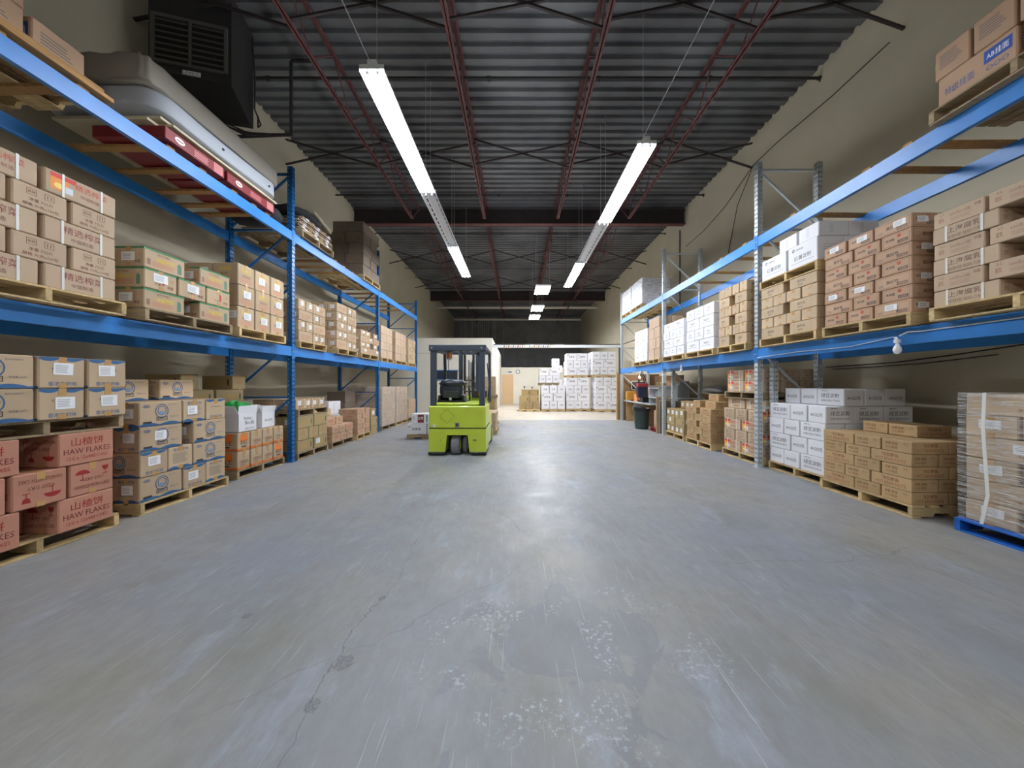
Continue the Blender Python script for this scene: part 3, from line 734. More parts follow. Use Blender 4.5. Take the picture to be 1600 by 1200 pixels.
for i in range(3):
    for nm, z0, z1 in (('lower', 1.90, 2.065), ('upper', 3.96, 4.12)):
        beam(-1, LF, LY[i] + .04, LY[i + 1] - .04, z0, z1, 'blue %s front shelf beam of the left rack, %s' % (nm, BAY[i]))
        beam(-1, LR - .06, LY[i] + .04, LY[i + 1] - .04, z0, z1, 'blue %s rear shelf beam of the left rack, %s' % (nm, BAY[i]))
    for nm, z0, z1 in (('lower', 1.81, 1.985), ('upper', 3.70, 3.865)):
        beam(1, RF, RY[i] + .04, RY[i + 1] - .04, z0, z1, 'blue %s front shelf beam of the right rack, %s' % (nm, BAY[i]))
        beam(1, RR - .06, RY[i] + .04, RY[i + 1] - .04, z0, z1, 'blue %s rear shelf beam of the right rack, %s' % (nm, BAY[i]))
# loose timber crosspieces lying across the beams
def crossboard(side, y, z, label, x0=None, x1=None, wd=.09, th=.035):
    x0 = x0 or (LF if side < 0 else RF); x1 = x1 or (LR if side < 0 else RR)
    mb = MB(); mb.cbox(-(x1 - x0 - .02) / 2, -wd / 2, 0, (x1 - x0 - .02) / 2, wd / 2, th, .003, LUMBER)
    ob('timber_crosspiece', mb, None, (side * (x0 + x1) / 2, y, z), random.uniform(-.02, .02), label=label, cat='timber', group='timber crosspieces on the beams')
for i, y in enumerate((2.5, 3.0, 3.75, 4.15, 4.6, 4.95, 5.22)): crossboard(-1, y, 4.12, 'timber crosspiece on left upper beams, near bay, %s from near end' % ORD[i])
for i, y in enumerate((7.2, 7.55, 7.95)): crossboard(-1, y, 4.12, 'timber crosspiece on left upper beams, middle bay, %s from near end' % ORD[i])
for i, y in enumerate((9.8, 10.3, 10.8, 11.4, 12.0)): crossboard(-1, y, 4.12, 'timber crosspiece on left upper beams, far bay, %s from near end' % ORD[i])
for i, y in enumerate((3.35, 3.75, 4.75)): crossboard(1, y, 3.865, 'timber crosspiece on right upper beams, near bay, %s from near end' % ORD[i])
for i, y in enumerate((5.75, 6.4, 7.2, 7.9)): crossboard(1, y, 3.865, 'timber crosspiece on right upper beams, middle bay, %s from near end' % ORD[i])

# ================================================================ LIGHT FIXTURES
TUBEM = mk('fluorescent_tube', (244, 249, 255), .4, emit=TUBE)
REFL = mk('reflector_enamel', (232, 235, 240), .35)
def refl_mesh(L=2.42):
    mb = MB()
    # spine
    mb.box(-.05, 0, 0, .05, L, .06, REFL)
    for s in (-1, 1):
        P0, P1, P2, P3 = (.05, 0.0), (.085, -.018), (.105, -.028), (.145, -.05)
        def strip(a, b, y0, y1, t=.0012):
            mb.add([(s * a[0], y0, a[1]), (s * b[0], y0, b[1]), (s * b[0], y1, b[1]), (s * a[0], y1, a[1])], [(0, 1, 2, 3)], REFL)
            mb.add([(s * a[0], y0, a[1] + t), (s * b[0], y0, b[1] + t), (s * b[0], y1, b[1] + t), (s * a[0], y1, a[1] + t)], [(3, 2, 1, 0)], REFL)
        strip(P0, P1, 0, L); strip(P2, P3, 0, L)
        y = .0
        while y < L - .02:
            strip(P1, P2, y, min(y + .06, L)); y += .18
        mb.box(min(s * .143, s * .146), 0, -.075, max(s * .143, s * .146), L, -.049, REFL)
    for e in (0, L - .004): mb.box(-.145, e, -.05, .145, e + .004, .0, REFL)
    return mb.mesh('reflector')
RM = refl_mesh()
tm = MB(); tm.smooth = True; tm.tube([(0, .05, 0), (0, 2.37, 0)], .019, TUBEM, 12); TM = tm.mesh('fluorescent_tube')
cp = MB(); cp.cbox(-.016, 0, -.03, .016, .022, .03, .003, WHITEP); CPM = cp.mesh('lamp_socket')
def fixture(x, y, z, lit, label):
    o = empty('fluorescent_light', (x, y, z), label, 'ceiling light', 'strip lights')
    ob('reflector', RM, o)
    for s in (-1, 1):
        for e in (.022, 2.376): ob('lamp_socket', CPM, o, (s * .058, e, -.05))
        if lit: ob('fluorescent_tube', TM, o, (s * .058, 0, -.055))
    for e in (.15, 2.27):
        h = MB(); h.tube([(0, e, .06), (0, e, ZC - z - .0)], .004, GALV, 5); ob('hanger_wire', h, o)
    return o
ZL = 5.12
for i, (y, lit) in enumerate(((3.76, 1), (6.21, 0), (8.66, 1))):
    fixture(-1.68, y, ZL, lit, ['long lit strip light, nearest section of the left row', 'unlit slotted strip light, middle section of the left row', 'lit strip light, farthest section of the left row'][i])
for i, (y, lit) in enumerate(((4.93, 1), (7.38, 0), (9.83, 1))):
    fixture(2.0 - .025 * i, y, ZL, lit, ['long lit strip light, nearest section of the right row', 'unlit slotted strip light, middle section of the right row', 'lit strip light, farthest section of the right row'][i])
for i, y in enumerate((-3.9,)):   # unseen pair added behind the camera to brighten the near floor and cartons
    fixture(-1.68, y, ZL, 1, ['lit strip light added out of view behind the camera, left row'][i])
    fixture(2.0, y, ZL, 1, ['lit strip light added out of view behind the camera, right row'][i])
for x, nm, y1 in ((-1.71, 'left', 3.76), (1.95, 'right', 4.93)):
    mb = MB(); mb.tube([(x, 1.14 if x < 0 else 1.14, ZL + .08), (x, 2.5, ZL + .05), (x, y1 + .05, ZL + .06)], .006, mk('white_cable', (190, 190, 190), .5), 6)
    ob('power_cable', mb, None, label='pale power cable running to the %s strip light row' % nm, cat='cable')
PANM = mk('panel_diffuser', (248, 250, 255), .4, emit=PANEL)
for i, (x, y) in enumerate(((1.1, 12.85), (1.11, 16.1), (1.09, 18.3))):
    o = ob('panel_light', MB().cbox(-.31, 0, 0, .31, 1.25, .07, .006, WHITEP), None, (x, y, 5.3), label=['lit rectangular panel light, nearest of three hanging in line', 'lit rectangular panel light, middle of three in line', 'lit rectangular panel light, farthest of three in line'][i], cat='ceiling light', group='panel lights')
    ob('diffuser', MB().box(-.29, .02, -.004, .29, 1.23, -.001, PANM), o)
    for sx in (-.25, .25):
        for sy in (.1, 1.15): ob('hanger_wire', MB().tube([(sx, sy, .07), (sx, sy, ZC - 5.3)], .004, GALV, 5), o)

# ================================================================ PALLET LOADS
def wrap_mat():
    m = bpy.data.materials.new('stretch_film'); m.use_nodes = True; nt = m.node_tree; b = nt.nodes['Principled BSDF']; N = nt.nodes.new; LK = nt.links.new
    b.inputs['Base Color'].default_value = (.86, .88, .9, 1); b.inputs['Roughness'].default_value = .12; b.inputs['Specular IOR Level'].default_value = .8
    tc = N('ShaderNodeTexCoord'); mp = N('ShaderNodeMapping'); mp.inputs['Scale'].default_value = (1.5, 1.5, 34); LK(tc.outputs['Object'], mp.inputs[0])
    n = N('ShaderNodeTexNoise'); n.inputs['Scale'].default_value = 3.2; n.inputs['Detail'].default_value = 7; n.inputs['Roughness'].default_value = .7; n.inputs['Distortion'].default_value = .5; LK(mp.outputs[0], n.inputs['Vector'])
    r = N('ShaderNodeMapRange'); r.inputs[1].default_value = .49; r.inputs[2].default_value = .62; r.inputs[3].default_value = .05; r.inputs[4].default_value = .8; LK(n.outputs['Fac'], r.inputs[0])
    LK(r.outputs[0], b.inputs['Alpha'])
    bp = N('ShaderNodeBump'); bp.inputs['Strength'].default_value = .9; bp.inputs['Distance'].default_value = .02; LK(n.outputs['Fac'], bp.inputs['Height']); LK(bp.outputs[0], b.inputs['Normal'])
    return m
FILM = wrap_mat()
def wrap(side, xf, y0, y1, z0, z1, label, D=1.2, vary=.012):
    mb = MB(); mb.smooth = True; x0, x1 = xf - .018, xf + D; rr = random.Random(int(y0 * 100)); nz = 16
    per = []
    for i in range(10): per.append((x0, y0 - .015 + (y1 - y0 + .03) * i / 10))
    for i in range(10): per.append((x0 + (x1 - x0) * i / 10, y1 + .015))
    for i in range(10): per.append((x1, y1 + .015 - (y1 - y0 + .03) * i / 10))
    for i in range(10): per.append((x1 - (x1 - x0) * i / 10, y0 - .015))
    n = len(per); vs = []; cx, cy = (x0 + x1) / 2, (y0 + y1) / 2
    for k in range(nz + 1):
        z = z0 + (z1 - z0) * k / nz
        for (x, y) in per:
            f = 1 + rr.random() * vary; vs.append((side * (cx + (x - cx) * f), cy + (y - cy) * f, z))
    fs = [(k * n + j, k * n + (j + 1) % n, (k + 1) * n + (j + 1) % n, (k + 1) * n + j) for k in range(nz) for j in range(n)]
    mb.add(vs, fs, FILM)
    return ob('stretch_wrap', mb, None, label=label, cat='wrap', group='clear stretch wrap')

# ---- left, floor
w = 'front left floor pallet'
pallet(-1, 3.93, 2.14, 3.2, 0, 'on floor under the haw flakes cartons, far left')
z = stack(-1, 3.85, 2.14, 3.10, .13, 'haw', (.38, .31, .28), ['L.L', 'EEE', 'L.L'], w)
z = pallet(-1, 3.86, 2.14, 3.18, z, 'between haw flakes cartons and biscuit cartons')
stack(-1, 3.82, 2.14, 3.17, z, 'blue', (.435, .287, .262), ['LEE', 'LEE'], 'above the haw flakes', sticker=.6)
w = 'second left floor pallet'
pallet(-1, 3.97, 3.42, 4.47, 0, 'on floor under the four-layer biscuit stack')
z = stack(-1, 3.98, 3.42, 4.44, .13, 'blue', (.45, .283, .268), ['LEE', 'EEL', 'L.L', 'LEE'], w, sticker=.5)
stack(-1, 4.34, 3.42, 4.36, z, 'blue', (.42, .283, .25), ['L.L'], 'crowning the ' + w, depth=.52)
pallet(-1, 4.05, 4.70, 5.66, 0, 'on floor under the orange-banded cartons', D=.95)
z = stack(-1, 4.05, 4.71, 5.63, .13, 'orange', (.40, .225, .275), ['EEEE', 'EEEE'], 'left floor by front post', depth=.42, over={(0, 3, 0): 'orange2', (1, 0, 0): 'orange2'})
pallet(-1, 5.05, 4.6, 5.6, 0, 'on floor by left wall, behind orange-banded cartons', D=.48)
stack(-1, 4.72, 4.55, 5.66, .13, 'gold', (.52, .27, .235), ['LL', 'EEEE', 'LL', 'EEEE', 'LL', 'E.E'], 'rear pile by left wall', depth=.6)
pallet(-1, 3.97, 5.88, 6.84, 0, 'on floor under olive cartons behind left post')
z = stack(-1, 3.97, 5.9, 6.82, .13, 'gold', (.45, .30, .222), ['LL', 'EEE', 'LL'], 'pallet past left post', sticker=.5)
z = pallet(-1, 3.97, 5.9, 6.82, z, 'on the olive cartons past left post', D=1.1)
stack(-1, 4.02, 5.92, 6.80, z, 'lbl', (.4, .22, .19), ['EEEE'], 'upper pallet past left post', sticker=.9, depth=.9)
pallet(-1, 3.96, 6.96, 7.88, 0, 'on floor under reddish cartons, middle left bay')
z = stack(-1, 3.96, 6.98, 7.86, .13, 'redp', (.34, .26, .175), ['LEE', 'EEL'], 'left middle bay floor', depth=1.0)
z = stack(-1, 4.1, 6.98, 7.75, z, 'redp', (.38, .30, .175), ['LE'], 'set back on left middle bay', depth=.7)
stack(-1, 4.35, 7.0, 7.7, z, 'plaink', (.34, .30, .17), ['EE'], 'highest on left middle bay', depth=.4)
stack(-1, 4.6, 7.95, 8.6, .0, 'flat', (.55, .4, .32), ['L', 'L', 'L'], 'by left wall, middle bay', depth=.6)
pallet(-1, 3.93, 8.02, 8.74, 0, 'on floor under orange cartons, middle left bay', D=.62)
stack(-1, 3.93, 8.04, 8.70, .13, 'redp', (.40, .24, .128), ['LE', 'EL', 'LE', 'EL', 'LE'], 'orange pile left of second post', depth=.6)
stack(-1, 3.96, 8.84, 9.3, .0, 'gold', (.44, .3, .24), ['L', 'L', 'E'], 'beside second left post', depth=.7, sticker=.7)
stack(-1, 4.62, 8.75, 9.36, .0, 'plain', (.58, .5, .3), ['L', 'L', 'L', 'L'], 'against left wall by second post', depth=.55)
for i, (a, b, lay) in enumerate(((9.62, 10.68, 5), (10.78, 11.86, 5), (12.02, 12.88, 4))):
    nm = ['first far left pallet', 'second far left pallet', 'third far left pallet'][i]
    pallet(-1, 3.98, a, b, 0, 'on floor, ' + nm)
    z = stack(-1, 3.98, a + .01, b, .13, 'tall', (.35, .262, .235 if i < 2 else .17), ['LLL' if i < 2 else 'EEE', 'EEEE' if i < 2 else 'EEE'] * 2 + (['LLL'] if lay == 5 else []), nm, jit=.3)
    if i < 2: wrap(-1, 3.98, a + .01, b, .131, z + .01, 'clear stretch wrap around the %s load' % nm)

# ---- left, lower shelf
ZB = 2.066
S1 = [(3.84, 2.12, 3.17, 'zha', (.478, .312, .196), ['LL', 'EEE', 'LL', 'EEE', 'LL'], 'left shelf, pallet nearest camera', 0),
      (3.85, 3.34, 4.37, 'green', (.42, .332, .212), ['L.L', 'EEE', 'L.L'], 'left shelf, second pallet', .85),
      (3.86, 4.49, 5.40, 'yel', (.36, .292, .30), ['EEE', 'EEE', 'EEE'], 'left shelf, third pallet', .8),
      (3.95, 5.88, 6.72, 'lbl', (.40, .20, .192), ['LEE', 'EEL', 'LEE', 'EEL'], 'left shelf past front post', .9),
      (3.92, 7.08, 7.97, 'lbl', (.42, .215, .20), ['LEE', 'EEL', 'LEE', 'EEL', 'LEE'], 'left shelf, middle bay pallet', .9),
      (3.94, 8.22, 9.24, 'lbl', (.36, .27, .15), ['LL.L', 'EE.E', 'LL.L', 'EE.E'], 'left shelf before second post', .9),
      (4.0, 9.6, 10.5, 'tall', (.43, .22, .24), ['LL', 'EEEE', 'LL', 'EEEE'], 'left shelf after second post', 0),
      (4.0, 10.75, 11.8, 'tall', (.5, .25, .24), ['LL', 'EEEE', 'LL', 'EEEE'], 'left shelf, far bay middle', 0),
      (4.0, 12.02, 12.9, 'plaink', (.42, .28, .15), ['LL', 'EEE', 'LL', 'EEE', 'LL', 'EEE'], 'left shelf, far end', 0)]
for xf, a, b, d, dim, ly, wh, st in S1:
    pallet(-1, xf - .02, a, b, ZB, 'on ' + wh, D=1.2)
    stack(-1, xf, a + .01, b - .01, ZB + .13, d, dim, ly, wh, sticker=st, over={(4, 0, 0): 'zhapic', (4, 1, 0): 'zhapic'} if d == 'zha' else None)

# ---- left, upper shelf
ZU = 4.121
pallet(-1, 3.93, 8.36, 9.38, ZU, 'on left upper shelf under the brown carton tower')
stack(-1, 3.95, 8.39, 9.36, ZU + .13, 'plain', (.485, .40, .276), ['LL', 'EE', 'LL', 'EE', 'LL'], 'upper left shelf tower', depth=1.02)
# pile of flattened cardboard
pallet(-1, 3.93, 5.95, 6.98, ZU, 'on left upper shelf under flattened cardboard')
rr = random.Random(4); z = ZU + .13
for i in range(14):
    mb = MB(); t = .014 + rr.random() * .01; ww = .5 + rr.random() * .04; ll = .48 + rr.random() * .05
    mb.cbox(-ww, -ll, 0, ww, ll, t, .003, KDARK if i % 3 else KRAFT)
    for q in range(5): mb.cbox(ww - .002, -ll + .1 + q * .18, .002, ww + .01, -ll + .18 + q * .18, t - .002, .002, KRAFT if q % 2 else LABEL)
    ob('flattened_carton', mb, None, (-4.5 + rr.uniform(-.02, .02), 6.46 + rr.uniform(-.02, .02), z), rr.uniform(-.03, .03), label='flattened cardboard carton in upper shelf pile, %s from the bottom' % (ORD + ['thirteenth', 'fourteenth'])[i], cat='cardboard', group='flattened cartons on the upper left shelf')
    z += t + .001
def blob(name, loc, sx, sy, sz, m, label, cat, seed=1, rough=.12, kind=None, boxy=3.2, parent=None, sag=0):
    """soft rounded lump with folds, flat underneath"""
    rr = random.Random(seed); mb = MB(); mb.smooth = True; nu, nv = 28, 14; vs = []
    ph = [rr.random() * 6 for _ in range(9)]
    for j in range(nv + 1):
        t = math.pi * j / nv - math.pi / 2
        for i in range(nu):
            a = 2 * math.pi * i / nu; ca, sa = math.cos(a), math.sin(a)
            def sp(c, e): return math.copysign(abs(c) ** (2 / e), c)
            x = sp(math.cos(t), boxy) * sp(ca, boxy); y = sp(math.cos(t), boxy) * sp(sa, boxy); zz = sp(math.sin(t), 2.4)
            f = 1 + rough * (math.sin(5 * a + ph[0] + 2 * t) * .35 + math.sin(9 * a + ph[1] + 5 * t) * .25 + math.sin(13 * a + ph[2] - 7 * t) * .15 + rr.uniform(-.2, .2))
            vs.append((x * sx * f, y * sy * f, max(0, (zz * .5 + .5)) * sz * (1 + rough * .5 * math.sin(3 * a + ph[3] + 4 * x)) - sag * y * sz))
    fs = [(j * nu + i, j * nu + (i + 1) % nu, (j + 1) * nu + (i + 1) % nu, (j + 1) * nu + i) for j in range(nv) for i in range(nu)]
    mb.add(vs, fs, m)
    return ob(name, mb, parent, loc, label=label, cat=cat, kind=kind)
CLOTHB = mk('black_cloth', (38, 38, 44), .8, bump=.3, bs=25)
blob('duffel_bag', (-4.35, 6.35, z), .38, .46, .22, CLOTHB, 'black padded bag on top of the flattened cardboard pile', 'bag', 3, .10)
blob('black_sheet_bundle', (-4.45, 5.53, ZU + .001), .40, .17, .30, CLOTHB, 'black folded bundle on upper shelf beyond the mattresses', 'bundle', 8, .14)
mb = MB(); mb.cbox(-.16, -.36, 0, .16, .36, .07, .02, mk('cushion_beige', (170, 160, 140), .8))
ob('foam_pad', mb, None, (-4.12, 6.66, z + .17), rot=(-.12, .1, .1), label='beige foam pad lying on the black bag', cat='pad')
# mattresses
def mattress(x0, x1, y0, y1, z0, z1, r, m, label, seed, sheet=False):
    mb = MB(); mb.smooth = True; per = []
    for cx, cy, a0 in ((x1 - r, y0 + r, -90), (x1 - r, y1 - r, 0), (x0 + r, y1 - r, 90), (x0 + r, y0 + r, 180)):
        for k in range(7): a = R(a0 + 15 * k); per.append((cx + r * math.cos(a), cy + r * math.sin(a)))
    fine = []
    for (ax, ay), (bx, by) in zip(per, per[1:] + per[:1]):
        n = max(1, int(math.hypot(bx - ax, by - ay) / .1))
        for k in range(n): fine.append((ax + (bx - ax) * k / n, ay + (by - ay) * k / n))
    n = len(fine); cx, cy = (x0 + x1) / 2, (y0 + y1) / 2; rows = [(.985, 0), (.998, .06), (1, .3), (1, .7), (.998, .92), (.98, 1.0), (.7, 1.02), (.35, 1.03)]; vs = []
    rr = random.Random(seed)
    for f, q in rows:
        for i, (x, y) in enumerate(fine):
            ff = f
            zz = z0 + (z1 - z0) * q
            if sheet:
                near = max(0, 1 - (y - y0) / .5); wv = math.sin(i * 1.9) * .5 + math.sin(i * 3.1) * .5
                ff = f * (1 + wv * .022 * near * (q > .05)) ; zz += near * .02 * wv
            else: zz -= .03 * math.sin((y - y0) / (y1 - y0) * math.pi) 
            vs.append((cx + (x - cx) * (ff if abs(x - cx) < .01 else 1 + (ff - 1) * .6 / max(.6, abs(x - cx))) if f > .9 else cx + (x - cx) * f, cy + (y - cy) * (1 + (ff - 1) * .5 if f > .9 else f), zz))
    fs = [(k * n + j, k * n + (j + 1) % n, (k + 1) * n + (j + 1) % n, (k + 1) * n + j) for k in range(len(rows) - 1) for j in range(n)]
    fs.append(tuple((len(rows) - 1) * n + j for j in range(n))); fs.append(tuple(range(n))[::-1])
    mb.add(vs, fs, m)
    o = ob('mattress', mb, None, label=label, cat='mattress'); return o
MAT1 = mk('mattress_grey_blue', (176, 182, 192), .6, bump=.15, bs=30); MAT2 = mk('mattress_sheet', (150, 144, 134), .85, bump=.3, bs=12)
ZM = 4.44
o = mattress(-5.22, -3.90, 3.50, 5.36, ZM, ZM + .20, .22, MAT1, 'pale grey mattress with rounded corners, lower of the two on left upper shelf', 2)
for y in (4.3, 5.1):
    ob('vent_eyelet', MB().tube([(-3.895, y, ZM + .08), (-3.887, y, ZM + .08)], .016, BLACKM, 10), o)
e = MB(); e.tube([(-3.92, 3.72, ZM + .195), (-3.905, 4.4, ZM + .18), (-3.92, 5.15, ZM + .195)], .008, mk('piping', (70, 70, 74), .6), 6); ob('piping', e, o)
mattress(-5.24, -3.95, 3.44, 5.40, ZM + .235, ZM + .50, .08, MAT2, 'upper mattress in wrinkled grey-beige fitted sheet', 5, True)
BOARD = mk('painted_board', (206, 196, 168), .6, ns=4, na=.12)
for i, (xa, ya, yb, za, th) in enumerate(((3.98, 3.62, 5.30, 4.377, .03), (3.92, 3.70, 5.30, 4.344, .03), (4.05, 3.55, 4.9, 4.311, .03))):
    mb = MB(); mb.cbox(-5.1, ya, za, -xa, yb, za + th, .003, BOARD); ob('painted_board', mb, None, label=['cream painted board directly beneath the mattresses', 'cream painted board second beneath the mattresses', 'short cream board lowest beneath the mattresses'][i], cat='board')
REDB = mk('red_print', (122, 20, 30), .5)
for i, (ya, yb) in enumerate(((3.62, 4.36), (4.40, 5.26))):
    mb = MB(); mb.cbox(-4.75, ya, 4.165, -3.93, yb, 4.30, .006, REDB)
    art(mb, [('e', .22, .55, .42, .26, 0, WH), ('r', .17, .5, .27, .6, (150, 34, 42)), ('l', .45, .2, .7, .8, 4, (220, 150, 150))], yb - ya, .135, lambda u, v, l, c=(ya + yb) / 2: (-3.93 + l, c + u, 4.23 + v))
    mb.box(-3.929, yb - .16, 4.17, -3.926, yb - .03, 4.295, ink((196, 120, 120)))
    ob('red_flat_box', mb, None, label=['flat dark red box with white emblem under the boards, nearer one', 'flat dark red box under the boards, farther one'][i], cat='box')
for i, (xa, za, ya) in enumerate(((3.95, 4.158, 2.05), (4.07, 4.158, 2.03), (3.97, 4.20, 2.08), (4.09, 4.20, 2.04))):
    mb = MB(); mb.cbox(-xa - .1, ya, za, -xa, 3.18 - i * .03, za + .038, .003, PALG if i % 2 else LUMBER)
    ob('long_plank', mb, None, label='long plank lying along the left upper front beam, %s of four' % ORD[i], cat='plank', group='planks along the upper beam')
pallet(-1, 4.22, 2.28, 3.26, 4.158, 'under blue-printed carton, near end left upper shelf', D=.95)
stack(-1, 4.26, 2.45, 3.2, 4.29, 'abx', (.6, .36, .36), ['E.E', 'E'], 'near end, left upper shelf', depth=.7)

# ---- heater
o = empty('unit_heater', (-5.23, 4.60, 5.88), 'dark hanging unit heater with louvered front above the mattresses', 'heater', rz=math.atan2(.24, .97))
HM = mk('heater_enamel', (42, 40, 40), .55, ns=3, na=.15); HG = mk('heater_trim', (86, 84, 80), .5)
mb = MB(); mb.prism([(0, 0), (.52, -.2), (.60, -.2), (.60, 1.35), (0, 1.35)], 0, 0, 1.0, HM); ob('housing', mb, o)
fr = MB()
for a, b, c, d in ((.04, .12, .96, .16), (.04, .78, .96, .82), (.04, .12, .08, .82), (.92, .12, .96, .82), (.485, .12, .515, .82)): fr.cbox(a, -.035, b, c, .0, d, .004, HG)
ob('louver_frame', fr, o)
for k in range(7):
    for sx in (0, 1):
        m2 = MB(); x0 = .085 + sx * .435; z0 = .2 + k * .085; m2.add([(x0, -.03, z0), (x0 + .39, -.03, z0), (x0 + .39, -.004, z0 + .05), (x0, -.004, z0 + .05), (x0, -.03, z0 + .006), (x0 + .39, -.03, z0 + .006), (x0 + .39, -.004, z0 + .056), (x0, -.004, z0 + .056)], [(0, 1, 2, 3), (7, 6, 5, 4), (0, 4, 5, 1)], HG)
        ob('louver_blade', m2, o)
m2 = MB(); m2.cbox(.40, -.012, .02, .62, 0, .085, .003, LABEL); art(m2, [('t', 'LENNOX', .5, .5, .62, DK, .86), ('o', .01, .04, .99, .96, .06, DK)], .22, .065, lambda u, v, l: (.51 + u, -.012 - l, .0525 + v)); ob('name_plate', m2, o)
for x in (.1, .9): ob('hanger_rod', MB().tube([(x, .3, 1.35), (x, .3, 1.54)], .008, GALV, 6), o)
mb = MB(); mb.tube([(1.03, .5, 1.2), (1.06, .52, .6), (1.04, .55, .1), (1.1, .62, -.1), (1.04, .66, -.12), (1.02, .7, .1)], .012, CABLE, 6); ob('gas_hose', mb, o)
mb = MB(); rr = random.Random(2)
for k in range(4): mb.tube([(-5.3, 4.9, 5.6), (-4.9, 5.2, 5.62 + rr.random() * .08), (-4.6, 5.5, 5.6 + rr.random() * .1), (-4.4, 5.8, 5.85 + rr.random() * .05), (-4.12, 5.88, 5.95)], .012, CABLE, 5)
ob('heater_cables', mb, None, label='bunch of dark cables running from the heater to the pipe', cat='cables')
# conduits and cables on the right wall
XW = XR - .012
def wire(pts, label, r=.008, nm='wall_cable'):
    ob(nm, MB().tube(pts, r, CABLE, 6), None, label=label, cat='cable')
def wp(px, py): Y = 505 * XW / (px - 806); return (XW, Y, 1.4 + (600 - py) * Y / 505)
wire([wp(1390, 66), wp(1300, 150), wp(1215, 222), wp(1177, 258)], 'dark cable sagging across the upper right wall')
wire([wp(1177, 258), wp(1152, 322), wp(1138, 396)], 'thin cable dropping steeply on the right wall')
wire([wp(1177, 258), wp(1135, 320), wp(1100, 360), wp(1072, 385)], 'thin cable running down towards the far right wall')
wire([wp(1600, 538), wp(1480, 556), wp(1400, 566), wp(1290, 574)], 'long dark cable along right wall under the lower shelf')
wire([wp(1560, 554), wp(1440, 568), wp(1300, 577)], 'second thin cable under the lower shelf on right wall', .006)
wire([(XR - .03, 11.35, 6.8), (XR - .03, 11.35, 4.2)], 'vertical dark conduit on right wall at the first girder', .018, 'wall_conduit')
wire([(XR - .03, 13.7, 5.9), (XR - .03, 13.7, 4.4)], 'short vertical conduit on the far right wall', .016, 'wall_conduit')

# ---- right, floor
pallet(1, 4.22, 2.04, 3.11, 0, 'under the stretch-wrapped load at the right edge', mat=PALB, H=.125)
z = stack(1, 4.28, 2.06, 3.08, .125, 'plaink', (.50, .33, .197), ['EEE', 'LL', 'EEE', 'LL', 'EEE', 'LL'], 'wrapped load on blue pallet', sticker=1)
wrap(1, 4.27, 2.05, 3.09, .127, z + .012, 'clear stretch wrap around the load on the blue pallet', D=1.2, vary=.014)
mb = MB(); mb.smooth = True
mb.add([(4.225, 2.90 + dx, zz) for zz, dx in ((1.32, 0), (1.0, .01), (.7, -.005), (.4, -.02), (.13, .02)) for dx in (dx, dx + .025)], [(2 * i, 2 * i + 1, 2 * i + 3, 2 * i + 2) for i in range(4)], STRAP)
mb.add([(4.222, 2.90 + dx, zz) for zz, dx in ((1.32, 0), (1.0, .01), (.7, -.005), (.4, -.02), (.13, .02)) for dx in (dx, dx + .025)], [(2 * i, 2 * i + 2, 2 * i + 3, 2 * i + 1) for i in range(4)], STRAP)
mb.add([(4.225, 2.90, 1.32), (4.225, 2.935, 1.32), (5.4, 2.935, z + .02), (5.4, 2.9, z + .02)], [(0, 1, 2, 3)], STRAP)
ob('binding_strap', mb, None, label='white binding strap hanging down the stretch-wrapped load', cat='strap')
stack(1, 4.95, 2.5, 3.05, z + .014, 'plain', (.5, .4, .16), ['L'], 'set back on wrapped load', depth=.42, sticker=1)
pallet(1, 4.12, 3.36, 4.38, 0, 'on floor under the ochre bean paste cartons', mat=PALW)
w = 'right floor, ochre pile'
z = stack(1, 4.14, 3.38, 4.36, .13, 'beanp', (.395, .287, .132), ['EEL', 'LEE', 'EEL', 'LEE', 'EEL'], w)
stack(1, 4.52, 3.64, 4.22, z, 'beanp', (.40, .287, .132), ['EE'], 'topping the ochre pile', depth=.62)
pallet(1, 4.22, 4.40, 5.40, 0, 'on floor under the white starch cartons')
z = stack(1, 4.23, 4.42, 5.39, .13, 'mung', (.40, .28, .24), ['LEE', 'EEL', 'LEE', 'EEL'], 'right floor by post')
stack(1, 4.49, 4.42, 5.39, z, 'mung', (.40, .28, .24), ['LEE'], 'crowning the right starch pile', depth=.9)
pallet(1, 4.16, 5.52, 6.52, 0, 'on floor under strapped cartons behind right post')
z = stack(1, 4.18, 5.53, 6.50, .13, 'zhapic', (.47, .31, .2), ['LL', 'EEE', 'LL', 'EEE'], 'past right post')
z = stack(1, 4.26, 5.53, 6.50, z, 'zha', (.47, .31, .19), ['LL'], 'past right post, set back', depth=1.05)
z = pallet(1, 4.2, 5.54, 6.5, z, 'on top of the strapped cartons past right post')
stack(1, 4.24, 5.55, 6.50, z, 'zhapic', (.46, .31, .205), ['LL', 'LL'], 'highest past right post', depth=1.0)
pallet(1, 4.08, 6.75, 7.75, 0, 'on floor under stepped ochre pile, right middle bay')
z = stack(1, 4.08, 6.78, 7.74, .13, 'beanp', (.42, .30, .148), ['L.L', 'EEE', 'L.L', 'EEE', 'L.L'], 'right middle bay')
z = stack(1, 4.2, 6.80, 7.66, z, 'beanp', (.38, .28, .15), ['L.E'], 'sixth tier, right middle bay', depth=.8, topfill=False)
stack(1, 4.35, 6.95, 7.4, z, 'beanp', (.36, .28, .148), ['L'], 'peak of right middle bay', depth=.6)
pallet(1, 4.10, 7.92, 8.86, 0, 'on floor under stickered cartons before second right post', D=.9)
z = stack(1, 4.12, 7.94, 8.84, .13, 'gold', (.44, .215, .208), ['EEEE', 'LL', 'EEEE'], 'before second right post', sticker=.95, depth=.88)
stack(1, 4.42, 8.0, 8.7, z, 'gold', (.44, .215, .2), ['EEE'], 'topping stickered pile', sticker=.95, depth=.5)

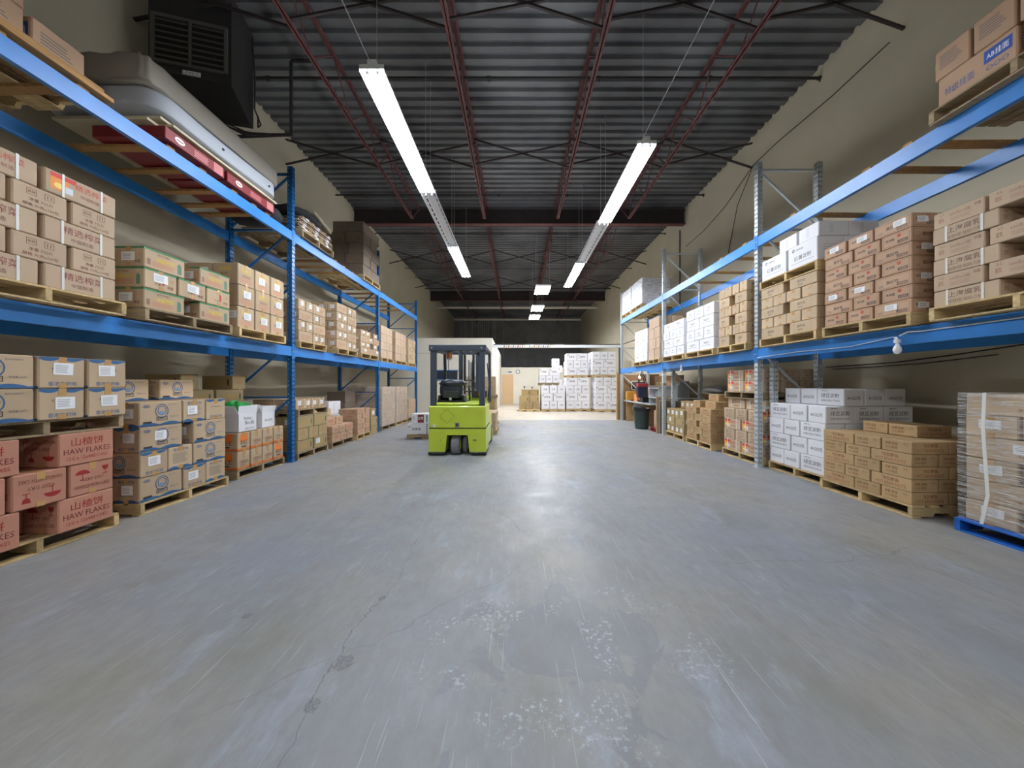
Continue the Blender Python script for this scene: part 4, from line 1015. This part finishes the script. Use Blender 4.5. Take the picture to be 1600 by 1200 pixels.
# ---- right, lower shelf
ZB = 1.986
S2 = [(3.93, 2.0, 3.05, 'curd', (.425, .335, .1445), ['L.L', 'EEE', 'L.L', 'EEE', 'L.L', 'EEE'], 'right shelf nearest camera', 0),
      (3.93, 3.21, 4.12, 'fung', (.34, .272, .1415), ['LEE', 'EEL'] * 3 + ['LEE'], 'right shelf, second', .3),
      (3.93, 4.22, 5.18, 'stick', (.43, .238, .155), ['L.L', 'EEEE', 'L.L', 'EEEE', 'L.L'], 'right shelf by post', 0),
      (3.95, 5.54, 6.30, 'stick', (.31, .185, .18), ['L.L', 'EEEE', 'L.L', 'EEEE', 'L.L', 'EEEE'], 'right shelf past post', 0),
      (3.95, 6.46, 7.5, 'wht', (.50, .34, .236), ['LL', 'EEE', 'LL', 'EEE'], 'right shelf, middle bay', 0),
      (3.95, 7.62, 8.66, 'wht', (.50, .34, .212), ['EEE', 'LL', 'EEE', 'LL'], 'right shelf before second post', 0),
      (4.0, 9.02, 9.72, 'tall', (.34, .23, .30), ['LL', 'EEE', 'LL', 'EEE'], 'right shelf past second post', 0),
      (4.0, 9.86, 10.9, 'wht', (.50, .34, .25), ['LL', 'EEE', 'LL', 'EEE'], 'right shelf, far bay', 0)]
tops = []
for xf, a, b, d, dim, ly, wh, st in S2:
    pallet(1, xf - .02, a - .01, b + .01, ZB, 'on ' + wh, D=1.2, mat=PALW)
    tops.append(stack(1, xf, a, b, ZB + .13, d, dim, ly, wh, sticker=st))
z = pallet(1, 3.92, 4.2, 5.2, tops[2], 'between kraft and white starch cartons, right shelf', mat=PALW)
z = stack(1, 3.93, 4.22, 5.17, z, 'sweet', (.465, .36, .32), ['LL'], 'raised pallet by post', depth=1.1)
stack(1, 3.95, 4.22, 4.9, z, 'flat', (.40, .31, .195), ['EE'], 'right shelf summit by post', depth=.85)

# ---- right, upper shelf
ZU = 3.866
pallet(1, 3.96, 2.04, 3.10, ZU, 'on right upper shelf at the near end', mat=PALG)
stack(1, 3.99, 2.06, 3.08, ZU + .13, 'abx', (.49, .245, .272), ['LL', 'EEEE'], 'right upper shelf, near end')
for i, (a, b) in enumerate(((10.38, 11.32), (11.40, 12.32))):
    nm = ['nearer wrapped load, right upper shelf', 'farther wrapped load, right upper shelf'][i]
    pallet(1, 4.03, a, b, ZU, 'under ' + nm)
    z = stack(1, 4.05, a + .01, b, ZU + .13, 'wht', (.45, .30, .165), ['LL', 'EEE', 'LL', 'EEE', 'LL'], nm, jit=.3)
    wrap(1, 4.05, a + .01, b, ZU + .131, z + .01, 'clear stretch wrap, ' + nm)

# ---- far white stacks
def farload(x0, x1, y0, y1, des, dims, layers, z, where, pal=True, sticker=0):
    if pal: z = pallet(1, x0, y0, y1, z, 'under ' + where, D=x1 - x0)
    return stack(1, x0, y0, y1, z, des, dims, layers, where, depth=x1 - x0 + .01, sticker=sticker, jit=1.4)
D6 = (.6, .4, .40)
z = farload(1.30, 2.51, 16.45, 17.5, 'farw', D6, ['LE', 'EL', 'LE'], 0, 'first far white stack')
farload(1.2, 2.2, 16.5, 17.5, 'farw', (.5, .33, .37), ['LL', 'EE'], z, 'above first far white stack')
z = farload(2.58, 3.86, 16.6, 17.6, 'farw', D6, ['LE', 'EL', 'LE', 'EL'], 0, 'second far white stack')
z2 = farload(2.6, 3.68, 16.6, 17.6, 'farw', (.54, .36, .37), ['EE', 'LL', 'EE'], z, 'above second far white stack')
farload(2.0, 2.55, 17.7, 18.6, 'farw', (.55, .4, .38), ['L', 'E', 'L', 'E', 'L', 'E', 'L'], 0, 'narrow stack behind white stacks')
z = farload(3.98, 5.2, 16.2, 17.2, 'farw', D6, ['EL', 'LE', 'EL', 'LE'], 0, 'third far white stack')
farload(3.84, 5.04, 16.3, 17.3, 'farw', (.6, .4, .39), ['LE', 'EL', 'LE'], z, 'above third far white stack')
z = farload(.18, 1.24, 16.5, 17.5, 'gold', (.5, .34, .33), ['LL', 'EEE'], 0, 'far small brown stack')  # darker olive body stands in for shade on this kraft stack and its crown
stack(1, .3, 16.9, 17.5, z, 'gold', (.45, .4, .33), ['E'], 'crowning the brown stack', depth=1.0)
# ---- pallets behind the forklift
z = farload(-1.55, -.52, 8.9, 9.9, 'plaink', (.5, .33, .24), ['LL', 'EEE'], 0, 'behind the forklift mast')
z = farload(-1.66, -.60, 10.4, 11.4, 'gold', (.5, .33, .26), ['LL', 'EEE', 'LL'], 0, 'second behind the forklift')
z = farload(-1.66, -.64, 10.4, 11.4, 'plaink', (.5, .33, .3), ['LL', 'EE'], z, 'raised second behind forklift')
z = farload(-1.8, -.75, 12.2, 13.2, 'plaink', (.5, .33, .26), ['LL', 'EEE', 'LL'], 0, 'third behind the forklift')
A_['fruit'] = dict(side=[('r', .36, .1, .72, .9, (120, 40, 46)), ('t', '红枣', .54, .55, .3, WH, .3), ('t', 'JU', .14, .5, .5, DK, .12), ('r', .84, .15, .93, .85, (90, 140, 130))], end=[('t', '红枣', .5, .5, .4, DK, .6)])
DES['fruit'] = (KWHITE, 'fruit', 0, 0, 'date_carton', 'white carton with dark red picture')
z = pallet(-1, 1.72, 8.2, 9.2, 0, 'left of forklift under the small white stack', D=1.05, mat=PALG, H=.11)
stack(-1, 1.75, 8.25, 8.85, z, 'farw', (.52, .33, .27), ['E'], 'lower, beside the forklift', depth=1.06, topfill=True)
stack(-1, 1.77, 8.27, 8.8, z + .272, 'fruit', (.45, .32, .26), ['E'], 'upper, beside the forklift', depth=.95, topfill=True)
z = pallet(-1, 1.95, 11.3, 12.3, 0, 'behind the small white stack', D=1.05)
stack(-1, 1.97, 11.32, 12.3, z, 'plaink', (.49, .33, .27), ['LL', 'EEE', 'LL'], 'behind the small white stack', depth=1.0)
# ---- open white cartons with green netting
def open_box(x, y, z, W, D, H, label, items, rz=0, fill=None):
    o = empty('open_carton', (x, y, z), label, 'carton', rz=rz); t = .006; mb = MB()
    mb.box(-W / 2, -D / 2, 0, W / 2, D / 2, t, KWHITE)
    mb.box(-W / 2, -D / 2, 0, -W / 2 + t, D / 2, H, KWHITE); mb.box(W / 2 - t, -D / 2, 0, W / 2, D / 2, H, KWHITE)
    mb.box(-W / 2, -D / 2, 0, W / 2, -D / 2 + t, H, KWHITE); mb.box(-W / 2, D / 2 - t, 0, W / 2, D / 2, H, KWHITE)
    art(mb, items, D, H, lambda u, v, l: (W / 2 + l, u, H / 2 + v))
    ob('box_body', mb, o)
    for s in (-1, 1):
        f = MB(); f.box(-W / 2, -.002, 0, W / 2, .002, D * .4, KWHITE); ob('flap', f, o, (0, s * (D / 2 - .003), H), rot=(s * -.5, 0, 0))
    f = MB(); f.box(-.002, -D / 2, 0, .002, D / 2, W * .3, KWHITE); ob('flap', f, o, (W / 2 - .004, 0, H), rot=(0, .12, 0))
    return o
open_box(-4.28, 4.92, .683, .4, .34, .27, 'open white carton with cursive lettering, full of green netting', [('t', 'Farkay', .5, .72, .2, DK, .4), ('t', 'Noodle', .6, .5, .24, DK, .5), ('t', '400G X 16', .6, .16, .12, DK, .5)])
blob('green_netting', (-4.26, 4.92, .93), .165, .13, .19, mk('green_plastic', (40, 150, 70), .35, bump=.8, bs=60), 'crumpled green plastic netting in the open white carton', 'netting', 6, .3, kind=None)
open_box(-4.32, 5.40, .683, .36, .30, .24, 'open white carton beside the cursive lettered one', [('t', '400GX25包', .5, .5, .2, DK, .6)], rz=.06)
mb = MB(); mb.box(-.3, -.1, 0, .3, .1, .004, KRAFT); 

# ================================================================ RIGHT CORNER: workbench and odds
PLY = mk('plywood', (150, 118, 86), .8, ns=2.5, na=.25, stretch=(1, 1, .5)); OSB = mk('plywood_light', (190, 156, 108), .75, ns=3, na=.15)
o = empty('workbench', (4.14, 9.95, 0), 'grey-topped workbench with plywood legs in the right far bay', 'workbench')
mb = MB(); mb.cbox(0, 0, .74, .72, 2.4, .78, .005, mk('bench_top', (176, 180, 184), .5)); ob('bench_top', mb, o)
for y in (.75, 1.5, 2.3): ob('bench_leg', MB().cbox(.05, y, 0, .66, y + .03, .74, .003, OSB), o)
ob('back_board', MB().cbox(4.90, 9.98, .0, 4.92, 12.35, 1.25, .003, PLY), None, label='low plywood board standing behind the workbench', cat='plywood')
mb = MB(); mb.cbox(4.0, 12.62, 0, 5.6, 12.66, 1.78, .004, PLY); ob('plywood_partition', mb, None, label='brown plywood partition behind the workbench', cat='partition')
mb = MB(); mb.cbox(5.42, 10.5, 0, 5.46, 12.6, 1.7, .004, PLY); ob('plywood_sheet', mb, None, label='brown plywood sheet standing along the right wall by the workbench', cat='plywood')
mb = MB(); mb.cbox(3.94, 12.62, 0, 3.99, 12.70, 1.85, .003, OSB); ob('timber_stud', mb, None, label='pale timber stud at the end of the plywood partition', cat='timber')
o = ob('parts_organiser', MB().cbox(4.18, 12.18, .781, 4.68, 12.3, 1.12, .006, mk('organiser_yellow', (206, 160, 70), .6)), None, label='yellow parts organiser standing on the bench end', cat='organiser')
for k in range(4): 
    for j in range(3): ob('drawer_front', MB().cbox(4.20 + k * .12, 12.165, .8 + j * .105, 4.30 + k * .12, 12.18, .89 + j * .105, .003, mk('organiser_orange', (196, 140, 60), .6)), o)
def bin_(x, y, z, w_, d_, h_, m, label):
    mb = MB(); pr = [(-w_ * .42, 0), (w_ * .42, 0), (w_ / 2, h_), (w_ / 2 - .006, h_), (w_ * .42 - .006, .01), (-w_ * .42 + .006, .01), (-w_ / 2 + .006, h_), (-w_ / 2, h_)]
    mb.prism(pr, 1, -d_ / 2, d_ / 2, m); mb.box(-w_ * .44, -d_ / 2, 0, w_ * .44, -d_ / 2 + .005, h_, m); mb.box(-w_ * .44, d_ / 2 - .005, 0, w_ * .44, d_ / 2, h_, m)
    mb.box(-w_ * .52, -d_ * .52, h_ - .02, w_ * .52, -d_ / 2, h_, m)
    ob('storage_bin', mb, None, (x, y, z), label=label, cat='bin')
bin_(4.45, 11.6, .78, .34, .30, .26, mk('bin_orange', (226, 140, 80), .5), 'orange plastic bin on the workbench')
bin_(4.35, 10.9, .78, .26, .26, .2, BLACKM, 'small black bin on the workbench')
rr = random.Random(12)
for k in range(5):
    mb = MB(); mb.tube([(0, 0, .02), (.12 + rr.random() * .1, .02, .02)], .018, [GALV, BLACKM, mk('tool_white', (220, 220, 215), .4)][k % 3], 8); mb.cbox(-.06, -.02, 0, 0, .03, .05, .004, BLACKM)
    ob('hand_tool', mb, None, [(4.3, 11.14), (4.62, 11.2), (4.32, 11.3), (4.3, 11.86), (4.5, 12.0)][k] + (.781,), rr.random() * .5, label='small hand tool on the workbench, %s from near end' % ORD[k], cat="tool", group='tools on the workbench')
o = ob('framed_board', MB().cbox(4.5, 12.56, 1.18, 5.05, 12.6, 1.5, .004, mk('slate_board', (70, 72, 76), .4)), None, label='dark board in white frame hung on the plywood partition', cat='board')
fr = MB()
for a, b, c, d in ((4.48, 1.16, 5.07, 1.19), (4.48, 1.49, 5.07, 1.52), (4.48, 1.16, 4.51, 1.52), (5.04, 1.16, 5.07, 1.52)): fr.box(a, 12.54, b, c, 12.57, d, WHITEP)
ob('frame', fr, o)
o = empty('hanging_bag', (4.12, 10.55, 1.82), 'dark blue bag with red rim hanging from the lower right beam', 'bag')
mb = MB(); mb.smooth = False; mb.cbox(-.16, -.1, -.86, .16, .1, -.5, .03, mk('bag_navy', (38, 42, 66), .7)); ob('bag_body', mb, o)
ob('rim', MB().cbox(-.17, -.11, -.52, .17, .11, -.40, .02, mk('bag_red', (160, 50, 52), .7)), o)
mb = MB(); mb.tube([(-.15, 0, -.4), (-.08, 0, -.2), (0, 0, 0), (.08, 0, -.2), (.15, 0, -.4)], .014, BLACKM, 6); mb.tube([(-.1, .04, -.4), (0, .02, -.08), (.1, .04, -.4)], .018, BLACKM, 6); ob('strap_handle', mb, o)
o = empty('storage_shelf', (4.40, 10.0, 0), 'small white two-tier shelf unit on the near end of the workbench', 'shelf')
for z_ in (.95, 1.25): ob('shelf_board', MB().cbox(0, 0, z_, .44, .75, z_ + .025, .003, WHITEP), o)
for y_ in (0, .72): ob('shelf_side', MB().cbox(.02, y_, .782, .44, y_ + .025, 1.35, .003, WHITEP), o)
for k, (y_, z_, m_, lb) in enumerate(((9.75, 1.275, mk('can_yellow', (210, 190, 60), .4), 'yellow paint can on the small shelf'), (9.98, 1.275, mk('can_tan', (190, 160, 120), .4), 'tan can on the small shelf'), (9.8, .975, mk('can_white', (220, 222, 224), .4), 'white jar on lower tier of the small shelf'), (10.05, .975, mk('can_silver', (160, 180, 180), .3), 'silvery jar on lower tier of the small shelf'))):
    o = ob('paint_can', MB().tube([(0, 0, 0), (0, 0, .17)], .075, m_, 14), None, (4.60, y_ + .4, z_), label=lb, cat='can'); ob('can_lid', MB().tube([(0, 0, .17), (0, 0, .18)], .07, GALV, 14), o)
o = ob('grey_cabinet', MB().prism([(0, 0), (.34, 0), (.34, .62), (.14, .62), (0, .48)], 1, 0, .4, mk('cabinet_grey', (150, 154, 162), .5)), None, (4.68, 9.35, .86), label='grey metal box unit with sloped top by the second right post', cat='cabinet')
ob('cabinet_stand', MB().cbox(.02, .02, -.86, .32, .38, 0, .004, PLY), o)
o = ob('wall_telephone', MB().cbox(-.05, -.03, 0, .05, .03, .26, .012, WHITEP), None, (4.07, 8.86, 1.42), label='white telephone fixed on the second right post', cat='telephone')
ob('handset', MB().cbox(-.065, -.05, .05, -.02, -.03, .24, .01, WHITEP), o)
BINM = mk('bin_dark_green', (52, 68, 66), .5)
o = empty('rubbish_bin', (3.95, 10.15, 0), 'dark green-grey round rubbish bin in front of the workbench', 'bin')
n = 20; mb = MB(); mb.smooth = True
pr = [(.19, 0), (.20, .05), (.235, .55), (.25, .56), (.25, .60), (.235, .60), (.22, .55), (.185, .02)]
vs = [(r_ * math.cos(2 * math.pi * j / n), r_ * math.sin(2 * math.pi * j / n), z_) for r_, z_ in pr for j in range(n)]
mb.add(vs, [(i * n + j, i * n + (j + 1) % n, (i + 1) * n + (j + 1) % n, (i + 1) * n + j) for i in range(len(pr) - 1) for j in range(n)] + [tuple(range(n))[::-1], tuple((len(pr) - 1) * n + j for j in range(n))], BINM)
ob('bin_body', mb, o)
bl = MB(); bl.tube([(0, 0, .561), (0, 0, .66), (.01, 0, .68)], [.262, .268, .24], mk('bin_liner', (28, 34, 38), .3), 20); ob('bin_liner', bl, o)
pallet(1, 4.05, 9.22, 9.72, 0, 'on floor between bin and second right post', D=.6, mat=PALR, H=.12)
mb = MB(); mb.cbox(-.18, -.14, 0, .18, .14, .5, .004, KRED); art(mb, [('r', .6, .3 + k * .12, .7, .36 + k * .12, DK) for k in range(4)], .28, .5, lambda u, v, l: (-.18 - l, -u, .25 + v))
ob('tall_carton', mb, None, (4.3, 9.5, .121), label='tall kraft carton standing on the small red pallet', cat='carton')
for k in range(4):
    mb = MB(); mb.cbox(-.004, -.25, 0, .004, .25, 1.06 - k * .05, .001, KDARK if k % 2 else KRAFT)
    ob('cardboard_sheet', mb, None, (4.22 + k * .03, 9.16 - k * .02, 0), rot=(0, 0, R(90)), label='flat cardboard sheet leaning by the second right post, %s of four' % ORD[k], cat='cardboard', group='leaning cardboard sheets')
# bay 2 clutter by the right wall
TARP = mk('tarp_grey', (150, 152, 156), .5, bump=.5, bs=6)
o = empty('hopper', (4.95, 7.3, 0), 'open brown hopper on a frame behind the stepped pile', 'hopper')
o.location = (5.3, 8.3, 0)
mb = MB(); mb.prism([(-.35, 1.15), (-.05, .82), (.22, .82), (.35, 1.15), (.33, 1.15), (.2, .84), (-.04, .84), (-.33, 1.15)], 1, -.4, .4, PLY); ob('chute', mb, o)
for sx in (-.2, .2):
    for sy in (-.3, .3): ob('frame_leg', MB().cbox(sx - .02, sy - .02, 0, sx + .02, sy + .02, .84, .003, GALV), o)
blob('tarpaulin', (5.3, 8.3, 1.15), .34, .42, .20, TARP, 'crumpled grey tarpaulin draped on the hopper', 'tarpaulin', 11, .14)
o = empty('stand_fan', (5.55, 7.62, 0), 'dark pedestal fan standing behind the right middle bay cartons', 'fan')
mb = MB(); mb.tube([(0, 0, 0), (0, 0, .03)], .2, BLACKM, 20); ob('fan_base', mb, o); ob('fan_pole', MB().tube([(0, 0, .03), (0, 0, 1.45)], .018, GALV, 8), o)
ob('motor', MB().tube([(.02, .1, 1.5), (.02, -.08, 1.5)], .07, BLACKM, 12), o)
cg = MB()
for rr_ in (.1, .16, .22): cg.tube([(rr_ * math.cos(t * math.pi / 12), -.12, 1.5 + rr_ * math.sin(t * math.pi / 12)) for t in range(25)], .004, GALV, 4, cap=False)
for t in range(12): cg.tube([(0, -.12, 1.5), (.22 * math.cos(t * math.pi / 6), -.11, 1.5 + .22 * math.sin(t * math.pi / 6))], .003, GALV, 4)
ob('fan_cage', cg, o)
for t in range(4):
    a = t * math.pi / 2; f = MB(); f.add([(0, -.09, 1.5), (.18 * math.cos(a), -.1, 1.5 + .18 * math.sin(a)), (.18 * math.cos(a + .6), -.08, 1.5 + .18 * math.sin(a + .6))], [(0, 1, 2), (2, 1, 0)], mk('fan_blade', (90, 94, 98), .4)); ob('blade', f, o)
# ---- bulbs
def bulb(x, y, z, lit, label):
    o = empty('light_bulb', (x, y, z), label, 'light bulb'); m_ = mk('bulb_lit', (255, 244, 225), .3, emit=60) if lit else mk('bulb_glass', (232, 234, 236), .2)
    g = MB(); g.smooth = True; pr = [(.012, 0), (.016, -.02), (.03, -.05), (.034, -.075), (.028, -.1), (.014, -.115), (.001, -.119)]; n = 14
    g.add([(r_ * math.cos(2 * math.pi * j / n), r_ * math.sin(2 * math.pi * j / n), z_) for r_, z_ in pr for j in range(n)], [(i * n + j, i * n + (j + 1) % n, (i + 1) * n + (j + 1) % n, (i + 1) * n + j) for i in range(len(pr) - 1) for j in range(n)], m_); ob('glass_bulb', g, o)
    ob('socket', MB().tube([(0, 0, 0), (0, 0, .035)], .026, WHITEP, 12).tube([(0, 0, .035), (.0, .02, .06)], .012, WHITEP, 8), o)
    return o
bulb(3.99, 3.38, 1.83, 0, 'unlit white bulb hanging on the near lower right beam')
bulb(4.02, 7.85, 1.80, 0, 'small white bulb on the middle lower right beam')
o = bulb(4.6, 12.0, 1.70, 1, 'glowing bulb above the workbench')
ob('lamp_cord', MB().tube([(0, .02, .06), (-.15, .0, .09), (-.49, .0, .13)], .006, BLACKM, 6), o)
mb = MB(); mb.tube([(4.03, 5.4, 1.84), (4.03, 4.6, 1.86), (4.03, 3.9, 1.85), (4.03, 3.45, 1.9), (3.985, 3.38, 1.89)], .005, STRAP, 6); mb.tube([(3.985, 3.36, 1.90), (4.0, 3.3, 1.93), (4.03, 3.2, 1.925), (4.035, 2.6, 1.93), (4.035, 2.05, 1.95)], .006, STRAP, 6)
ob('white_flex', mb, None, label='white flex running along the near lower right beam to the bulb', cat='cable')

# ================================================================ FORKLIFT
GRN = mk('forklift_lime', (200, 220, 66), .38, ns=4, na=.06, coat=.2); GRY = mk('forklift_slate', (58, 68, 82), .45); RUB = mk('rubber_tyre', (118, 120, 126), .75, ns=8, na=.15); BLK = mk('forklift_black', (30, 33, 40), .55)
VIN = mk('seat_vinyl', (40, 46, 60), .4, bump=.6, bs=9)
fx, fy = -1.145, 6.32
o = empty('forklift', (fx, fy, 0), 'lime green electric forklift with dark overhead guard, parked in the aisle', 'forklift')
mb = MB()   # lower counterweight with the steer-wheel opening
W2 = .56
mb.prism([(-W2, .07), (-.24, .07), (-.20, .40), (.20, .40), (.24, .07), (W2, .07), (W2, .52), (-W2, .52)], 1, 0, .55, GRN)
ob('counterweight', mb, o)
mb = MB(); mb.cbox(-W2, .55, .10, W2, 1.55, .50, .02, GRN); ob('chassis', mb, o)
mb = MB(); mb.cbox(-W2 + .005, -.005, .535, W2 - .005, .95, .97, .02, GRN); ob('battery_cover', mb, o)
mb = MB(); mb.cbox(-.46, .06, .975, .46, .9, 1.03, .02, GRN); ob('hood_lid', mb, o)
mb = MB(); mb.box(-W2 + .004, .01, .52, W2 - .004, .93, .536, BLK); ob('seam', mb, o)
mb = MB(); mb.cbox(-W2 - .01, -.02, .02, -.26, .52, .072, .01, BLK); mb.cbox(.26, -.02, .02, W2 + .01, .52, .072, .01, BLK); ob('rubber_skirt', mb, o)
mb = MB(); mb.box(-.2, .30, .08, .2, .5, .39, BLK); ob('wheel_well', mb, o)
def wheel(x, y, r_, w_, hub=True):
    g = MB(); g.smooth = False
    g.tube([(x - w_ / 2, y, r_), (x - w_ / 2 + .02, y, r_), (x + w_ / 2 - .02, y, r_), (x + w_ / 2, y, r_)], [r_ - .02, r_, r_, r_ - .02], RUB, 28); wo_ = ob('wheel', g, o)
    ob('hub', MB().tube([(x - w_ / 2 - .008, y, r_), (x + w_ / 2 + .008, y, r_)], r_ * .5, GRN, 18), wo_)
wheel(-.045, .16, .19, .17); wheel(.13, .28, .18, .10)
wheel(-.50, 1.5, .22, .14); wheel(.50, 1.5, .22, .14)
mb = MB(); mb.add([], [], GRN)
for a, b in (((-.2, .97 - .35), (0, 0)),): pass
m2 = MB(); c = (-.20, .77)
for (ax, az), (bx, bz) in zip([(0, .14), (.15, 0), (0, -.14), (-.15, 0)], [(.15, 0), (0, -.14), (-.15, 0), (0, .14)]):
    m2.bar((c[0] + ax, -.0065, c[1] + az), (c[0] + bx, -.0065, c[1] + bz), .002, .006, ink((140, 160, 40)))
ob('diamond_mark', m2, o)
m2 = MB(); m2.cbox(-.045, -.012, .55, .045, -.004, .64, .003, ink((150, 150, 140))); m2.tube([(0, -.012, .595), (0, -.02, .595)], .022, BLK, 10); m2.box(-.03, -.014, .62, .03, -.012, .632, BLK); ob('latch_badge', m2, o)
ob('round_lamp', MB().tube([(-.45, -.004, .585), (-.45, -.014, .585)], .032, WHITEP, 14), o)
for x in (-.33, .34): ob('slot_hole', MB().cbox(x - .03 * (x > 0) - .005, -.004, .295, x + .03 * (x > 0) + .005, .002, .31, .001, BLK), o)
# overhead guard
for x in (-.535, .425):
    ob('guard_post', MB().cbox(x, .02, .96, x + .11, .12, 2.12, .008, GRY), o)
    m2 = MB(); m2.bar(((.525 if x > 0 else -.525), 1.40, .98), ((.525 if x > 0 else -.525), 1.28, 2.14), .06, .07, GRY); ob('guard_post', m2, o)
ob('guard_bar', MB().cbox(-.56, .0, 2.05, .56, .12, 2.17, .008, GRY), o)
ob('guard_bar', MB().cbox(-.56, 1.22, 2.09, .56, 1.32, 2.16, .006, GRY), o)
for x in (-.56, .49): ob('guard_rail', MB().cbox(x, .1, 2.09, x + .07, 1.25, 2.16, .006, GRY), o)
for k in range(6): ob('guard_slat', MB().cbox(-.42 + k * .155, .12, 2.12, -.38 + k * .155, 1.22, 2.145, .003, GRY), o)
for x in (-.5, .47): ob('bolt', MB().tube([(x, 0, 2.11), (x, -.008, 2.11)], .014, GALV, 8), o)
# mast, carriage, forks
for s in (-1, 1):
    x = s * .21 - .025
    ob('mast_outer', MB().prism([(x - .04, 1.72), (x + .045, 1.72), (x + .045, 1.75), (x - .01, 1.75), (x - .01, 1.83), (x + .045, 1.83), (x + .045, 1.86), (x - .04, 1.86)], 2, .12, 2.30, GRY), o)
    ob('mast_inner', MB().cbox(x - s * .1 - .025, 1.74, .15, x - s * .1 + .025, 1.84, 2.26, .004, BLK), o)
    ob('tilt_cylinder', MB().tube([(x, 1.2, .55), (x, 1.7, .8)], .03, GRY, 10), o)
    ob('fork', MB().prism([(1.93, .04), (2.5, .04), (2.5, .05), (1.98, .085), (1.98, .55), (1.93, .55)], 0, s * .22 - .05, s * .22 + .05, BLK), o)
for z_ in (.12, 1.0, 2.2): ob('mast_crossbar', MB().cbox(-.33, 1.80, z_, .33, 1.88, z_ + .09, .005, GRY), o)
ob('lift_cylinder', MB().tube([(.02, 1.80, .12), (.02, 1.80, 1.95)], .028, GALV, 10), o)
for x in (-.03, .06): ob('lift_chain', MB().box(x - .01, 1.76, .2, x + .01, 1.775, 2.0, BLK), o)
ob('carriage', MB().cbox(-.42, 1.88, .15, .42, 1.93, .25, .005, GRY).cbox(-.42, 1.88, .45, .42, 1.93, .55, .005, GRY), o)
# cowl and controls
ob('front_cowl', MB().cbox(-.46, 1.30, .5, .46, 1.52, 1.12, .02, GRN), o)
ob('footwell_side', MB().cbox(.48, .95, .5, .555, 1.52, .70, .01, GRN).cbox(-.555, .95, .5, -.48, 1.52, .70, .01, GRN), o)
m2 = MB(); m2.cbox(.12, 1.20, 1.08, .46, 1.36, 1.24, .01, BLK); m2.cbox(.28, 1.17, 1.12, .40, 1.2, 1.22, .006, mk('meter_amber', (190, 130, 40), .3)); ob('dashboard', m2, o)
m2 = MB(); m2.tube([(.08, 1.18, 1.0), (.08, 1.02, 1.33)], .022, BLK, 8); ob('steering_column', m2, o)
m2 = MB(); cx_, cy_, cz_ = .08, 1.0, 1.36; tl = R(62)
def sw(a, r_): return (cx_ + r_ * math.cos(a), cy_ + r_ * math.sin(a) * math.cos(tl), cz_ + r_ * math.sin(a) * math.sin(tl))
m2.tube([sw(t * math.pi / 12, .15) for t in range(25)], .013, BLK, 8, cap=False)
for a in (R(90), R(210), R(330)): m2.tube([(cx_, cy_, cz_), sw(a, .15)], .010, BLK, 6)
ob('steering_wheel', m2, o)
# seat
sb = MB(); sb.cbox(-.46, .28, 1.03, .12, .80, 1.07, .008, BLK); ob('seat_base', sb, o)
s1 = blob('seat_cushion', (-.17, .55, 1.07), .25, .25, .13, VIN, None, None, 21, .03, boxy=4, parent=o)
s2 = blob('seat_back', (-.18, .33, 1.10), .24, .075, .36, VIN, None, None, 22, .03, boxy=3.4, parent=o)
s3 = blob('seat_cover', (-.15, .36, 1.34), .27, .16, .15, VIN, None, None, 23, .16, boxy=2.6, parent=o)
sp = MB(); sp.cbox(-.34, .235, 1.12, -.02, .262, 1.26, .01, mk('seat_shell', (48, 56, 54), .4)); sp.tube([(-.18, .235, 1.10), (-.18, .225, 1.10)], .03, GALV, 10); ob('seat_shell', sp, o)
for s in (-.42, .06): ob('seat_side', MB().cbox(s - .02, .26, 1.06, s + .03, .62, 1.17, .012, BLK), o)
# beacon lamp and wiring under the roof
m2 = MB(); m2.tube([(-.22, .3, 2.09), (-.22, .3, 2.04)], .05, BLK, 12); m2.tube([(-.22, .3, 2.04), (-.22, .3, 1.92)], [.055, .06], mk('beacon_amber', (150, 92, 44), .25), 14); m2.tube([(-.22, .3, 1.92), (-.22, .3, 1.89)], .045, GALV, 12); ob('beacon', m2, o)
m2 = MB(); m2.tube([(-.5, .1, 1.9), (-.44, .12, 2.02), (-.25, .25, 2.06)], .006, BLK, 6); m2.tube([(-.24, .3, 1.9), (-.27, .5, 1.6), (-.25, .5, 1.2)], .006, BLK, 6); m2.tube([(.46, 1.4, 1.9), (.5, 1.45, 1.4), (.47, 1.4, 1.0)], .012, BLK, 6); ob('wiring', m2, o)
m2 = MB(); m2.tube([(.40, .12, 2.0), (.40, .2, 2.0)], .035, BLK, 10); ob('work_lamp', m2, o)
